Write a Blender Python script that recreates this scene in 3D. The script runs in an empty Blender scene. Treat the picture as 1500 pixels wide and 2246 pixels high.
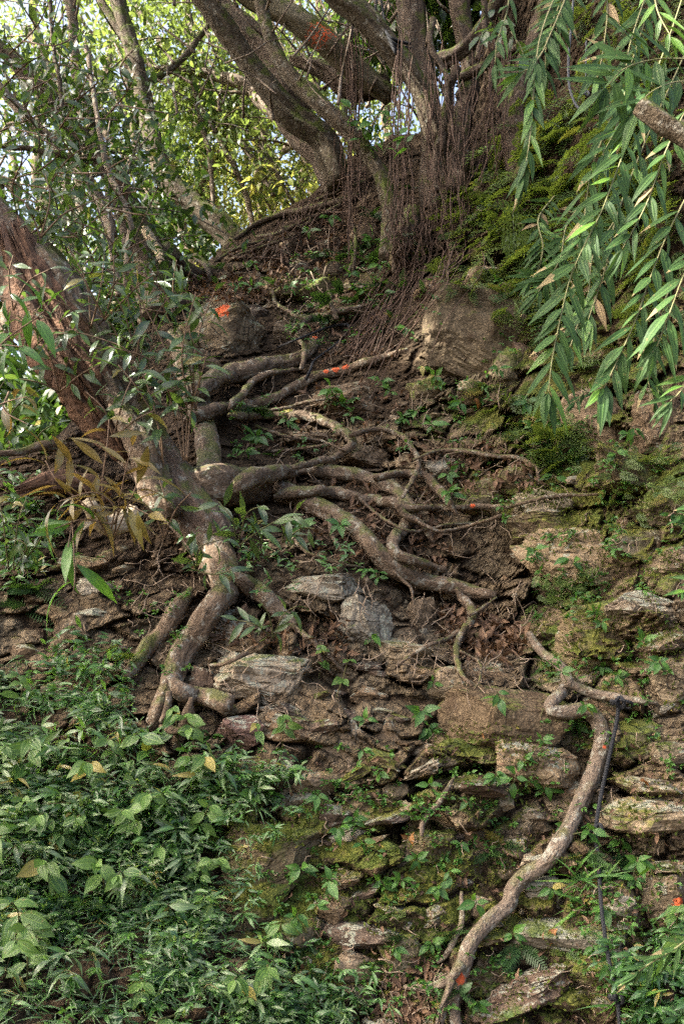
import bpy, bmesh, math, random
import numpy as np
from mathutils import Vector, Matrix

# ------------------------------------------------------------------ camera, world, sun, exposure
SC = bpy.context.scene
COL = SC.collection
W_PX, H_PX, FPX = 1500.0, 2246.0, 2200.0
CAM_Z, PITCH = 1.6, math.radians(8.0)
cam_data = bpy.data.cameras.new('camera')
cam_data.sensor_fit = 'VERTICAL'
cam_data.sensor_height = 24.0
cam_data.lens = 24.0 * FPX / H_PX
cam_data.clip_start = 0.05
cam_data.clip_end = 500.0
cam_data.dof.use_dof = True
cam_data.dof.focus_distance = 4.6
cam_data.dof.aperture_fstop = 9.0
cam = bpy.data.objects.new('camera', cam_data)
COL.objects.link(cam)
cam.location = (0, 0, CAM_Z)
cam.rotation_euler = (math.pi / 2 + PITCH, 0, 0)
SC.camera = cam

SUN = np.array([-0.70, -0.20, 0.69]); SUN /= np.linalg.norm(SUN)
world = bpy.data.worlds.new('World')
SC.world = world
world.use_nodes = True
wn = world.node_tree
wn.nodes.clear()
sky = wn.nodes.new('ShaderNodeTexSky')
sky.sky_type = 'NISHITA'
sky.sun_disc = False
sky.sun_elevation = math.asin(SUN[2])
sky.sun_rotation = math.atan2(SUN[0], SUN[1])
sky.air_density = 0.8
sky.dust_density = 8.0
sky.ozone_density = 0.3
bgn = wn.nodes.new('ShaderNodeBackground')
bgn.inputs['Strength'].default_value = 0.15
wo = wn.nodes.new('ShaderNodeOutputWorld')
wn.links.new(sky.outputs[0], bgn.inputs[0])
wn.links.new(bgn.outputs[0], wo.inputs[0])
sl = bpy.data.lights.new('sun', 'SUN')
sl.energy = 5.0
sl.angle = math.radians(0.5)
sl.color = (1.0, 0.93, 0.82)
so = bpy.data.objects.new('sun', sl)
COL.objects.link(so)
so.rotation_euler = Vector(SUN).to_track_quat('Z', 'Y').to_euler()
so.location = (-6, 1, 12)
SC.view_settings.view_transform = 'Standard'
SC.view_settings.look = 'None'
SC.view_settings.gamma = 1.0
SC.view_settings.use_curve_mapping = False
SC.view_settings.exposure = 2.28
SC.render.engine = 'CYCLES'
cy = SC.cycles
cy.max_bounces = 4
cy.diffuse_bounces = 1
cy.glossy_bounces = 2
cy.transmission_bounces = 2
cy.transparent_max_bounces = 4
cy.use_adaptive_sampling = True
cy.adaptive_threshold = 0.015
cy.use_denoising = False
cy.caustics_reflective = False
cy.caustics_refractive = False

# ------------------------------------------------------------------ numeric helpers
rng = np.random.default_rng(7)
random.seed(7)
_perm = np.random.default_rng(11).permutation(256)
_perm = np.concatenate([_perm, _perm, _perm])
_grad = np.random.default_rng(12).normal(size=(256, 3))
_grad /= np.linalg.norm(_grad, axis=1)[:, None]

def pn(P):
    P = np.asarray(P, float)
    i = np.floor(P).astype(int)
    f = P - i
    i &= 255
    u = f * f * f * (f * (f * 6 - 15) + 10)
    out = np.zeros(len(P))
    for dx in (0, 1):
        wx = u[:, 0] if dx else 1 - u[:, 0]
        hx = _perm[(i[:, 0] + dx) & 255]
        for dy in (0, 1):
            wy = u[:, 1] if dy else 1 - u[:, 1]
            hy = _perm[hx + ((i[:, 1] + dy) & 255)]
            for dz in (0, 1):
                wz = u[:, 2] if dz else 1 - u[:, 2]
                g = _grad[_perm[hy + ((i[:, 2] + dz) & 255)]]
                out += wx * wy * wz * (g[:, 0] * (f[:, 0] - dx) + g[:, 1] * (f[:, 1] - dy) + g[:, 2] * (f[:, 2] - dz))
    return out

def fbm(P, octv=4, gain=0.5, lac=2.03):
    P = np.asarray(P, float)
    a, o = 1.0, np.zeros(len(P))
    for k in range(octv):
        o += a * pn(P + 17.3 * k)
        P = P * lac
        a *= gain
    return o

def voronoi(P):
    i = np.floor(P).astype(int)
    f = P - i
    tab = np.random.default_rng(5).random((256, 4))
    F1 = np.full(len(P), 9.0); F2 = np.full(len(P), 9.0); cid = np.zeros(len(P)); tilt = np.zeros(len(P))
    tv = np.random.default_rng(6).normal(size=(256, 3))
    for dx in (-1, 0, 1):
        for dy in (-1, 0, 1):
            for dz in (-1, 0, 1):
                h = _perm[_perm[_perm[(i[:, 0] + dx) & 255] + ((i[:, 1] + dy) & 255)] + ((i[:, 2] + dz) & 255)]
                t = tab[h]
                o = np.stack([f[:, 0] - dx - t[:, 0], f[:, 1] - dy - t[:, 1], f[:, 2] - dz - t[:, 2]], -1)
                d = np.sqrt((o * o).sum(1))
                tl = (o * tv[h]).sum(1)
                near = d < F1
                F2 = np.where(near, F1, np.minimum(F2, d))
                cid = np.where(near, t[:, 3], cid); tilt = np.where(near, tl, tilt)
                F1 = np.where(near, d, F1)
    return F1, F2, cid, tilt

def sstep(a, b, x):
    t = np.clip((x - a) / (b - a), 0, 1)
    return t * t * (3 - 2 * t)

def unit(v):
    v = np.asarray(v, float)
    return v / np.maximum(np.linalg.norm(v, axis=-1, keepdims=True), 1e-9)

CP, SP = math.cos(PITCH), math.sin(PITCH)
CAM = np.array([0, 0, CAM_Z])
def rays(px, py):
    px = np.asarray(px, float); py = np.asarray(py, float)
    a = (px - 750.0) / FPX; b = (1123.0 - py) / FPX
    return np.stack([a, CP - SP * b, SP + CP * b], -1)
def at(px, py, Y):
    d = rays(px, py)
    return CAM + d * (np.asarray(Y, float) / d[..., 1])[..., None]
def project(P):
    q = np.asarray(P) - CAM
    zf = q[..., 1] * CP + q[..., 2] * SP
    zu = -q[..., 1] * SP + q[..., 2] * CP
    zf = np.maximum(zf, 1e-3)
    return 750 + FPX * q[..., 0] / zf, 1123 - FPX * zu / zf

def inpoly(px, py, poly):
    poly = np.asarray(poly, float)
    r = np.zeros(len(px), bool)
    j = len(poly) - 1
    for i in range(len(poly)):
        xi, yi = poly[i]; xj, yj = poly[j]
        c = ((yi > py) != (yj > py)) & (px < (xj - xi) * (py - yi) / (yj - yi + 1e-9) + xi)
        r ^= c
        j = i
    return r

def sample_poly(poly, n, g=rng):
    poly = np.asarray(poly, float)
    lo, hi = poly.min(0), poly.max(0)
    X = []; c = 0
    while c < n:
        q = g.random((n * 2, 2)) * (hi - lo) + lo
        q = q[inpoly(q[:, 0], q[:, 1], poly)]
        X.append(q); c += len(q)
    return np.concatenate(X)[:n]

# ------------------------------------------------------------------ mesh helpers
def np_mesh(name, V, F, mats=(), smooth=True, uv=None, attrs=None, mi=None):
    """F: (m,k) array or list of such arrays"""
    me = bpy.data.meshes.new(name)
    Fs = F if isinstance(F, list) else [F]
    Fs = [np.asarray(f, np.int32) for f in Fs if len(f)]
    nl = sum(f.size for f in Fs); nf = sum(len(f) for f in Fs)
    V = np.ascontiguousarray(V, np.float32)
    me.vertices.add(len(V)); me.vertices.foreach_set('co', V.ravel())
    me.loops.add(nl); me.polygons.add(nf)
    li = np.concatenate([f.ravel() for f in Fs])
    me.loops.foreach_set('vertex_index', li)
    sizes = np.concatenate([np.full(len(f), f.shape[1]) for f in Fs])
    starts = np.concatenate([[0], np.cumsum(sizes)[:-1]]).astype(np.int32)
    me.polygons.foreach_set('loop_start', starts)
    me.update(calc_edges=True)
    me.polygons.foreach_set('use_smooth', np.full(nf, smooth))
    if uv is not None:
        l = me.uv_layers.new(name='uv')
        l.data.foreach_set('uv', np.ascontiguousarray(np.asarray(uv, np.float32)[li]).ravel())
    for k, a in (attrs or {}).items():
        a = np.asarray(a, np.float32)
        if a.ndim == 1:
            t = me.attributes.new(k, 'FLOAT', 'POINT'); t.data.foreach_set('value', a)
        else:
            t = me.attributes.new(k, 'FLOAT_VECTOR', 'POINT'); t.data.foreach_set('vector', a.ravel())
    for m in mats:
        me.materials.append(m)
    if mi is not None:
        me.polygons.foreach_set('material_index', np.asarray(mi, np.int32))
    me.validate()
    return me

def link(name, me, parent=None, M=None, label=None, cat=None, group=None, kind=None):
    o = bpy.data.objects.new(name, me)
    COL.objects.link(o)
    if parent is not None:
        o.parent = parent
    if M is not None:
        o.matrix_local = M
    if label: o['label'] = label
    if cat: o['category'] = cat
    if group: o['group'] = group
    if kind: o['kind'] = kind
    return o

def thing(name, loc, label, cat, group=None):
    o = link(name, None, None, Matrix.Translation(Vector(loc)), label, cat, group)
    o.empty_display_size = 0.05
    return o

def frame_mat(p, d, n, s=1.0, sw=None):
    """local +Y along d, +Z near n"""
    d = Vector(d).normalized(); n = Vector(n)
    x = d.cross(n)
    if x.length < 1e-4:
        x = d.cross(Vector((0.3, 0.2, 0.9)))
    x.normalize()
    z = x.cross(d)
    sw = s if sw is None else sw
    M = Matrix(((x.x * sw, d.x * s, z.x * s, p[0]), (x.y * sw, d.y * s, z.y * s, p[1]), (x.z * sw, d.z * s, z.z * s, p[2]), (0, 0, 0, 1)))
    return M

def crom(P, n_per):
    """Catmull-Rom through rows of P"""
    P = np.asarray(P, float)
    if len(P) < 3:
        t = np.linspace(0, 1, n_per + 1)[:, None]
        return P[0] * (1 - t) + P[-1] * t
    Q = np.vstack([2 * P[0] - P[1], P, 2 * P[-1] - P[-2]])
    out = []
    for i in range(1, len(Q) - 2):
        t = np.linspace(0, 1, n_per, endpoint=False)[:, None]
        a, b, c, d = Q[i - 1], Q[i], Q[i + 1], Q[i + 2]
        out.append(0.5 * (2 * b + (c - a) * t + (2 * a - 5 * b + 4 * c - d) * t ** 2 + (-a + 3 * b - 3 * c + d) * t ** 3))
    out.append(P[-1:])
    return np.vstack(out)

def resample(P, R, step):
    seg = np.linalg.norm(np.diff(P, axis=0), axis=1)
    s = np.concatenate([[0], np.cumsum(seg)])
    n = max(3, int(s[-1] / step) + 1)
    t = np.linspace(0, s[-1], n)
    return np.stack([np.interp(t, s, P[:, k]) for k in range(3)], -1), np.interp(t, s, R), t

def tube(P, R, nseg=8, rough=0.12, wob=0.0, seed=0, jag=0.0, grain=0.8):
    """returns V, F(list), bark attr"""
    P = np.asarray(P, float); R = np.asarray(R, float)
    n = len(P)
    if wob:
        sd = np.arange(n)[:, None] * 0
        L = np.concatenate([[0], np.cumsum(np.linalg.norm(np.diff(P, axis=0), axis=1))])
        k = 1.0 / (6 * max(R.mean(), 1e-3))
        off = np.stack([pn(np.stack([L * k, np.full(n, seed * 1.7 + 5.5 * j), np.zeros(n)], -1)) for j in range(3)], -1)
        P = P + off * (wob * R)[:, None]
    T = unit(np.gradient(P, axis=0))
    N = np.zeros_like(P)
    ref = np.array([0.0, 0, 1]) if abs(T[0, 2]) < 0.9 else np.array([1.0, 0, 0])
    v = unit(np.cross(T[0], ref))
    for i in range(n):
        v = v - T[i] * np.dot(v, T[i])
        v = v / max(np.linalg.norm(v), 1e-9)
        N[i] = v
    B = np.cross(T, N)
    th = np.linspace(0, 2 * np.pi, nseg, endpoint=False)
    c, s = np.cos(th), np.sin(th)
    dirs = N[:, None, :] * c[None, :, None] + B[:, None, :] * s[None, :, None]
    L = np.concatenate([[0], np.cumsum(np.linalg.norm(np.diff(P, axis=0), axis=1))])
    rm = np.maximum(R, 1e-4)
    bark = np.stack([c[None, :] * rm[:, None], s[None, :] * rm[:, None], np.repeat((L * 0.35)[:, None], nseg, 1)], -1)
    ra = R[:, None] * np.ones(nseg)[None, :]
    if rough:
        sc = 1.0 / (1.3 * max(R.mean(), 1e-3))
        tws = L * sc * 0.12
        ca = np.cos(th[None, :] + tws[:, None]); sa = np.sin(th[None, :] + tws[:, None])
        q = np.stack([ca * grain, sa * grain, np.repeat((L * sc * 0.5 / max(1, grain))[:, None], nseg, 1)], -1).reshape(-1, 3)
        q2 = np.stack([ca * 0.7, sa * 0.7, np.repeat((L * sc * 0.45)[:, None], nseg, 1)], -1).reshape(-1, 3)
        ra = ra * (1 + rough * (1.2 * fbm(q + seed * 3.1, 4, 0.6) + 0.8 * pn(q2 + seed * 1.3)).reshape(n, nseg))
    V = P[:, None, :] + dirs * ra[..., None]
    if jag:
        V[-1] += T[-1] * (np.random.default_rng(seed).random(nseg) * jag)[:, None]
    V = V.reshape(-1, 3)
    i = np.arange(n - 1)[:, None] * nseg; j = np.arange(nseg)[None, :]; j2 = (j + 1) % nseg
    F = np.stack([i + j, i + j2, i + nseg + j2, i + nseg + j], -1).reshape(-1, 4)
    V = np.vstack([V, P[0] - T[0] * R[0] * 0.3, P[-1] + T[-1] * R[-1] * (0.35 if not jag else -0.5)])
    a, b = len(V) - 2, len(V) - 1
    jj = np.arange(nseg); jj2 = (jj + 1) % nseg
    F3 = np.vstack([np.stack([np.full(nseg, a), jj2, jj], -1), np.stack([np.full(nseg, b), (n - 1) * nseg + jj, (n - 1) * nseg + jj2], -1)])
    bk = np.vstack([bark.reshape(-1, 3), [[0, 0, 0]], [[0, 0, L[-1] * 0.35]]])
    return V, [F, F3], bk

class Acc:
    """collects pieces of ONE part"""
    def __init__(s): s.V = []; s.F4 = []; s.F3 = []; s.B = []; s.n = 0
    def add(s, t):
        V, F, b = t
        s.V.append(V); s.F4.append(F[0] + s.n); s.F3.append(F[1] + s.n); s.B.append(b); s.n += len(V)
    def mesh(s, name, mat):
        return np_mesh(name, np.vstack(s.V), [np.vstack(s.F4), np.vstack(s.F3)], [mat], attrs={'bark': np.vstack(s.B)})

def inst(tV, tF, tuv, P, D, N, S, SW=None):
    """numpy copies of a leaf template joined for stuff / crowns"""
    D = unit(D); X = unit(np.cross(D, N)); Z = np.cross(X, D)
    SW = S if SW is None else SW
    V = (P[:, None, :] + X[:, None, :] * (tV[None, :, 0:1] * SW[:, None, None]) + D[:, None, :] * (tV[None, :, 1:2] * S[:, None, None])
         + Z[:, None, :] * (tV[None, :, 2:3] * S[:, None, None]))
    n, m = len(P), len(tV)
    F = (tF[None] + (np.arange(n) * m)[:, None, None]).reshape(-1, tF.shape[1])
    uv = np.tile(tuv, (n, 1))
    rnd = np.repeat(np.random.default_rng(n).random(n), m)
    return V.reshape(-1, 3), F, uv, rnd

def stuff_mesh(name, parts, mat):
    V = []; F = []; U = []; R = []; n = 0
    for v, f, u, r in parts:
        V.append(v); F.append(f + n); U.append(u); R.append(r); n += len(v)
    return np_mesh(name, np.vstack(V), np.vstack(F), [mat], uv=np.vstack(U), attrs={'rnd': np.concatenate(R)})

# ------------------------------------------------------------------ materials
class NB:
    def __init__(s, name):
        s.m = bpy.data.materials.new(name); s.m.use_nodes = True
        s.t = s.m.node_tree; s.t.nodes.clear()
        s.out = s.t.nodes.new('ShaderNodeOutputMaterial')
    def n(s, ty, ins=None, **props):
        k = s.t.nodes.new(ty)
        for a, b in props.items(): setattr(k, a, b)
        for a, b in (ins or {}).items():
            if isinstance(b, bpy.types.NodeSocket): s.t.links.new(b, k.inputs[a])
            else: k.inputs[a].default_value = b
        return k
    def math(s, op, a, b=0.0, clamp=False):
        k = s.n('ShaderNodeMath', {0: a, 1: b}, operation=op); k.use_clamp = clamp
        return k.outputs[0]
    def noise(s, vec, scale, detail=4.0, rough=0.55, dist=0.0):
        return s.n('ShaderNodeTexNoise', {'Vector': vec, 'Scale': scale, 'Detail': detail, 'Roughness': rough, 'Distortion': dist}).outputs[0]
    def ramp(s, fac, stops):
        k = s.n('ShaderNodeValToRGB', {0: fac}); e = k.color_ramp.elements
        while len(e) < len(stops): e.new(0.5)
        for q, (p, c) in zip(e, stops):
            q.position = p; q.color = (c[0], c[1], c[2], 1) if hasattr(c, '__len__') else (c, c, c, 1)
        return k.outputs[0]
    def mix(s, fac, a, b, blend='MIX'):
        k = s.n('ShaderNodeMix', data_type='RGBA', blend_type=blend)
        for i, v in ((0, fac), (6, a), (7, b)):
            if isinstance(v, bpy.types.NodeSocket): s.t.links.new(v, k.inputs[i])
            elif i == 0: k.inputs[0].default_value = v
            else: k.inputs[i].default_value = (v[0], v[1], v[2], 1)
        return k.outputs[2]
    def pos(s): return s.n('ShaderNodeNewGeometry').outputs['Position']
    def nz(s):
        return s.n('ShaderNodeSeparateXYZ', {0: s.n('ShaderNodeNewGeometry').outputs['Normal']}).outputs[2]
    def attr(s, name, o='Fac'): return s.n('ShaderNodeAttribute', attribute_name=name).outputs[o]
    def bump(s, h, strength=0.4, dist=0.01):
        return s.n('ShaderNodeBump', {'Height': h, 'Strength': strength, 'Distance': dist}).outputs[0]
    def surf(s, sh): s.t.links.new(sh, s.out.inputs[0]); return s.m
    def paint(s, col, marks, color=(0.62, 0.105, 0.03)):
        """flat sprayed trail marks: (centre, radius, net?)"""
        P = s.pos()
        for c, r, net in marks:
            d = s.n('ShaderNodeVectorMath', {0: P, 1: tuple(float(q) for q in c)}, operation='DISTANCE').outputs['Value']
            nn = s.noise(P, 2.2 / r, 4.0, 0.7)
            e = s.math('ADD', s.math('DIVIDE', d, r), s.math('MULTIPLY', s.math('SUBTRACT', nn, 0.5), 1.6))
            f = s.math('SUBTRACT', 1.0, s.n('ShaderNodeMapRange', {0: e, 1: 0.72, 2: 0.9}).outputs[0], True)
            if net:
                v = s.n('ShaderNodeTexVoronoi', {'Vector': P, 'Scale': 3.6 / r}, feature='DISTANCE_TO_EDGE').outputs[0]
                f = s.math('MULTIPLY', f, s.math('LESS_THAN', v, 0.09))
            f = s.math('MULTIPLY', f, s.n('ShaderNodeMapRange', {0: s.noise(P, 9.0 / r, 3.0, 0.7), 1: 0.40, 2: 0.47}).outputs[0])
            col = s.mix(f, col, color)
        return col

def mat_leaf(name, c1, c2, rough=0.42, trans=0.35, tcol=None, vein='mid', tip=None, spec=0.5, back=None):
    b = NB(name)
    uvn = b.n('ShaderNodeUVMap', uv_map='uv').outputs[0]
    sep = b.n('ShaderNodeSeparateXYZ', {0: uvn}); u, v = sep.outputs[0], sep.outputs[1]
    au = b.math('ABSOLUTE', b.math('SUBTRACT', u, 0.5))
    r = b.math('FRACT', b.math('ADD', b.attr('rnd'), b.n('ShaderNodeObjectInfo').outputs['Random']))
    P = b.pos()
    nf = b.noise(P, 14.0, 2.0)
    f = b.math('ADD', b.math('MULTIPLY', r, 0.8), b.math('MULTIPLY', b.math('SUBTRACT', nf, 0.5), 0.8), True)
    col = b.mix(f, c1, c2)
    hgt = nf
    if vein == 'mid':
        mid = b.math('LESS_THAN', au, 0.035)
        vv = b.math('SINE', b.math('MULTIPLY', b.math('ADD', v, b.math('MULTIPLY', au, -0.6)), 75.0))
        col = b.mix(b.math('MULTIPLY', mid, 0.45), col, (c2[0] * 1.5 + .03, c2[1] * 1.4 + .03, c2[2] * 1.5 + .02))
        hgt = b.math('ADD', b.math('MULTIPLY', vv, 0.25), b.math('MULTIPLY', mid, -1.0))
    elif vein == 'ribs':
        k = b.math('ABSOLUTE', b.math('SINE', b.math('MULTIPLY', au, 9.5)))
        cr = b.math('ABSOLUTE', b.math('SINE', b.math('MULTIPLY', b.math('ADD', v, b.math('MULTIPLY', au, -0.25)), 48.0)))
        hgt = b.math('MULTIPLY', b.math('POWER', k, 0.5), b.math('POWER', cr, 0.5))
        col = b.mix(b.math('MULTIPLY', b.math('SUBTRACT', 1.0, hgt), 0.5), col, (c1[0] * .5, c1[1] * .5, c1[2] * .5))
        col = b.mix(b.math('LESS_THAN', k, 0.16), col, (c2[0] * 1.5, c2[1] * 1.3, c2[2] * 1.4))
    elif vein == 'parallel':
        pl = b.math('SINE', b.math('MULTIPLY', u, 60.0))
        hgt = b.math('ADD', b.math('MULTIPLY', pl, 0.4), b.math('MULTIPLY', b.math('SINE', b.math('MULTIPLY', u, 17.0)), 0.8))
        col = b.mix(b.math('MULTIPLY', b.math('ADD', pl, 1.0), 0.10), col, (c2[0] * 1.6, c2[1] * 1.6, c2[2] * 1.6))
        col = b.mix(b.math('LESS_THAN', au, 0.025), col, (c2[0] * 1.7, c2[1] * 1.6, c2[2] * 1.3))
    if tip:
        tn = b.math('ADD', v, b.math('MULTIPLY', b.math('SUBTRACT', b.noise(P, 40.0, 2.0), 0.5), 0.5))
        lim = b.math('SUBTRACT', 1.08, b.math('MULTIPLY', b.math('POWER', r, 5.0), 0.55))
        col = b.mix(b.math('GREATER_THAN', tn, lim), col, tip)
    if not name.startswith(('dead', 'fallen', 'dry', 'bamboo', 'young_bamboo')):
        col = b.mix(b.math('GREATER_THAN', b.math('FRACT', b.math('MULTIPLY', r, 13.7)), 0.975), col, (0.26, 0.22, 0.05))
    # insect holes / spots
    sp = b.math('GREATER_THAN', b.noise(P, 60.0, 1.0), 0.70)
    col = b.mix(b.math('MULTIPLY', sp, 0.5), col, (0.16, 0.13, 0.05))
    bp = b.bump(hgt, 0.35, 0.003)
    p = b.n('ShaderNodeBsdfPrincipled', {'Base Color': col, 'Roughness': rough, 'Normal': bp})
    p.inputs['Specular IOR Level'].default_value = spec
    tc = b.mix(0.6, col, tcol or (c2[0] * 1.8, c2[1] * 1.7, c2[2] * 0.7))
    t = b.n('ShaderNodeBsdfTranslucent', {'Color': tc, 'Normal': bp})
    return b.surf(b.n('ShaderNodeMixShader', {0: trans, 1: p.outputs[0], 2: t.outputs[0]}).outputs[0])

def mat_bark(name, c1, c2, lichen=0.3, moss=0.3, lcol=(0.32, 0.31, 0.25), marks=(), red=False, rough=0.85):
    b = NB(name)
    P = b.pos(); bk = b.attr('bark', 'Vector')
    n1 = b.noise(bk, 34.0, 4.0, 0.7, 0.4); n2 = b.noise(P, 9.0, 3.0, 0.65); n3 = b.noise(P, 30.0, 3.0, 0.6)
    rr = b.n('ShaderNodeObjectInfo').outputs['Random']
    col = b.mix(b.ramp(n1, [(0.32, 0), (0.68, 1)]), c1, c2)
    col = b.mix(b.math('MULTIPLY', rr, 0.25), col, (c1[0] * 1.35, c1[1] * 1.2, c1[2] * 1.0))
    col = b.mix(b.math('MULTIPLY', b.ramp(n3, [(0.55, 0), (0.68, 1)]), 0.5), col, (c1[0] * .35, c1[1] * .33, c1[2] * .3))
    lf = b.math('MULTIPLY', b.ramp(b.noise(P, 24.0, 4.0, 0.75), [(0.60 - lichen * 0.14, 0), (0.66 - lichen * 0.1, 1)]), min(1.0, lichen * 1.6))
    col = b.mix(lf, col, lcol)
    up = b.math('ADD', b.math('MULTIPLY', b.nz(), 0.22), n2)
    mf = b.math('MULTIPLY', b.ramp(up, [(0.66 - moss * 0.2, 0), (0.80 - moss * 0.2, 1)]), min(1.0, moss * 2.2))
    mcol = b.mix(n3, (0.035, 0.05, 0.008), (0.10, 0.12, 0.02))
    col = b.mix(mf, col, mcol)
    col = b.paint(col, marks)
    h = b.math('ADD', b.math('MULTIPLY', n1, 1.0), b.math('MULTIPLY', b.noise(P, 90.0, 1.0), 0.4))
    p = b.n('ShaderNodeBsdfPrincipled', {'Base Color': col, 'Roughness': rough, 'Normal': b.bump(h, 1.0, 0.02)})
    p.inputs['Specular IOR Level'].default_value = 0.25
    return b.surf(p.outputs[0])

def rock_color(b, P, c1, c2, moss, lichen, dirt, mossattr=None, orand=None, cr=1.0):
    n1 = b.noise(P, 5.0, 3.0, 0.6, 0.3); n2 = b.noise(P, 22.0, 4.0, 0.68); n3 = b.noise(P, 75.0, 3.0, 0.7)
    sc = b.n('ShaderNodeMapping', {'Vector': P, 'Scale': (1.0, 1.0, 1.0 + 3.5 * cr)}).outputs[0]
    ns = b.noise(sc, 7.0, 4.0, 0.6, 0.6)
    col = b.mix(b.ramp(ns, [(0.3, 0), (0.7, 1)]), c1, c2)
    if orand is not None:
        col = b.mix(b.math('MULTIPLY', orand, 0.5), col, (c2[0] * .95, c2[1] * .72, c2[2] * .5))
        sh = b.math('ADD', 0.62, b.math('MULTIPLY', b.math('FRACT', b.math('MULTIPLY', orand, 7.31)), 0.75))
        col = b.mix(1.0, col, b.n('ShaderNodeCombineXYZ', {0: sh, 1: sh, 2: sh}).outputs[0], 'MULTIPLY')
    col = b.mix(b.math('MULTIPLY', b.ramp(n2, [(0.52, 0), (0.66, 1)]), 0.55), col, (c1[0] * .42, c1[1] * .4, c1[2] * .38))
    col = b.mix(b.math('MULTIPLY', b.ramp(n3, [(0.54, 0), (0.62, 1)]), 0.6), col, (c2[0] * 1.4, c2[1] * 1.35, c2[2] * 1.25))
    wv = b.n('ShaderNodeVectorMath', {0: sc, 1: b.n('ShaderNodeVectorMath', {0: b.n('ShaderNodeTexNoise', {'Vector': P, 'Scale': 6.0, 'Detail': 2.0}).outputs['Color'], 1: (0.5, 0.5, 0.5)}, operation='MULTIPLY').outputs[0]}, operation='ADD').outputs[0]
    ck = b.n('ShaderNodeTexVoronoi', {'Vector': wv, 'Scale': 3.2}, feature='DISTANCE_TO_EDGE').outputs[0]
    crack = b.math('SUBTRACT', 1.0, b.n('ShaderNodeMapRange', {0: ck, 1: 0.012, 2: 0.035}).outputs[0], True)
    crack = b.math('MULTIPLY', crack, b.ramp(n2, [(0.42, 0), (0.55, cr)]))
    col = b.mix(b.math('MULTIPLY', crack, 0.75), col, (0.025, 0.016, 0.01))
    # earth smeared over the stone
    df = b.math('MULTIPLY', b.ramp(b.noise(P, 8.0, 3.0, 0.7), [(0.62 - dirt * 0.3, 0), (0.72 - dirt * 0.25, 1)]), 0.8)
    col = b.mix(df, col, b.mix(n2, (0.03, 0.019, 0.011), (0.08, 0.054, 0.032)))
    if lichen:
        lf = b.ramp(b.math('ADD', b.noise(P, 17.0, 4.0, 0.75), b.math('MULTIPLY', b.nz(), 0.16)), [(0.66 - lichen * 0.12, 0), (0.70 - lichen * 0.10, 1)])
        col = b.mix(b.math('MULTIPLY', lf, 0.85), col, b.mix(n3, (0.30, 0.30, 0.25), (0.20, 0.22, 0.15)))
    up = b.math('ADD', b.math('MULTIPLY', b.nz(), 0.20), b.math('ADD', b.math('MULTIPLY', n1, 0.75), b.math('MULTIPLY', n2, 0.25)))
    if mossattr is not None:
        up = b.math('ADD', up, b.math('MULTIPLY', b.math('SUBTRACT', mossattr, 0.5), 0.5))
    lo = 0.76 - moss * 0.26
    mf = b.ramp(up, [(lo, 0), (lo + 0.11, 1)])
    mcol = b.mix(b.ramp(n3, [(0.35, 0), (0.65, 1)]), (0.035, 0.045, 0.008), (0.15, 0.155, 0.024))
    mcol = b.mix(b.ramp(b.noise(P, 3.0, 3.0), [(0.45, 0), (0.65, 1)]), mcol, (0.055, 0.095, 0.016))
    col = b.mix(b.math('MULTIPLY', mf, 0.9), col, mcol)
    h = b.math('ADD', b.math('ADD', b.math('MULTIPLY', n2, 1.2), b.math('MULTIPLY', n3, 0.6)), b.math('ADD', b.math('MULTIPLY', ns, 1.0), b.math('SUBTRACT', b.math('MULTIPLY', mf, 0.25), b.math('MULTIPLY', crack, 1.2))))
    return col, h

def mat_rock(name, c1, c2, moss=0.3, lichen=0.0, dirt=0.3, marks=(), cr=0.8):
    b = NB(name); P = b.pos()
    col, h = rock_color(b, P, c1, c2, moss, lichen, dirt, None, b.n('ShaderNodeObjectInfo').outputs['Random'], cr)
    col = b.paint(col, marks)
    p = b.n('ShaderNodeBsdfPrincipled', {'Base Color': col, 'Roughness': 0.9, 'Normal': b.bump(h, 0.9, 0.014)})
    p.inputs['Specular IOR Level'].default_value = 0.2
    return b.surf(p.outputs[0])

def mat_ground():
    b = NB('earth_and_rock'); P = b.pos()
    col, h = rock_color(b, P, (0.075, 0.06, 0.039), (0.165, 0.135, 0.09), 0.34, 0.0, 0.35, b.attr('moss'), b.attr('cell'))
    n2 = b.noise(P, 18.0, 4.0, 0.7); n3 = b.noise(P, 80.0, 3.0, 0.7)
    dirt = b.mix(b.ramp(n2, [(0.3, 0), (0.7, 1)]), (0.022, 0.0145, 0.0085), (0.07, 0.048, 0.028))
    dirt = b.mix(b.math('MULTIPLY', b.ramp(n3, [(0.55, 0), (0.7, 1)]), 0.5), dirt, (0.11, 0.08, 0.05))
    f = b.math('ADD', b.attr('rocky'), b.math('MULTIPLY', b.math('SUBTRACT', n2, 0.5), 0.9))
    col = b.mix(b.ramp(f, [(0.35, 0), (0.55, 1)]), dirt, col)
    h = b.math('ADD', h, b.math('MULTIPLY', n3, 0.8))
    p = b.n('ShaderNodeBsdfPrincipled', {'Base Color': col, 'Roughness': 0.95, 'Normal': b.bump(h, 1.0, 0.016)})
    p.inputs['Specular IOR Level'].default_value = 0.15
    return b.surf(p.outputs[0])

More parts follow.
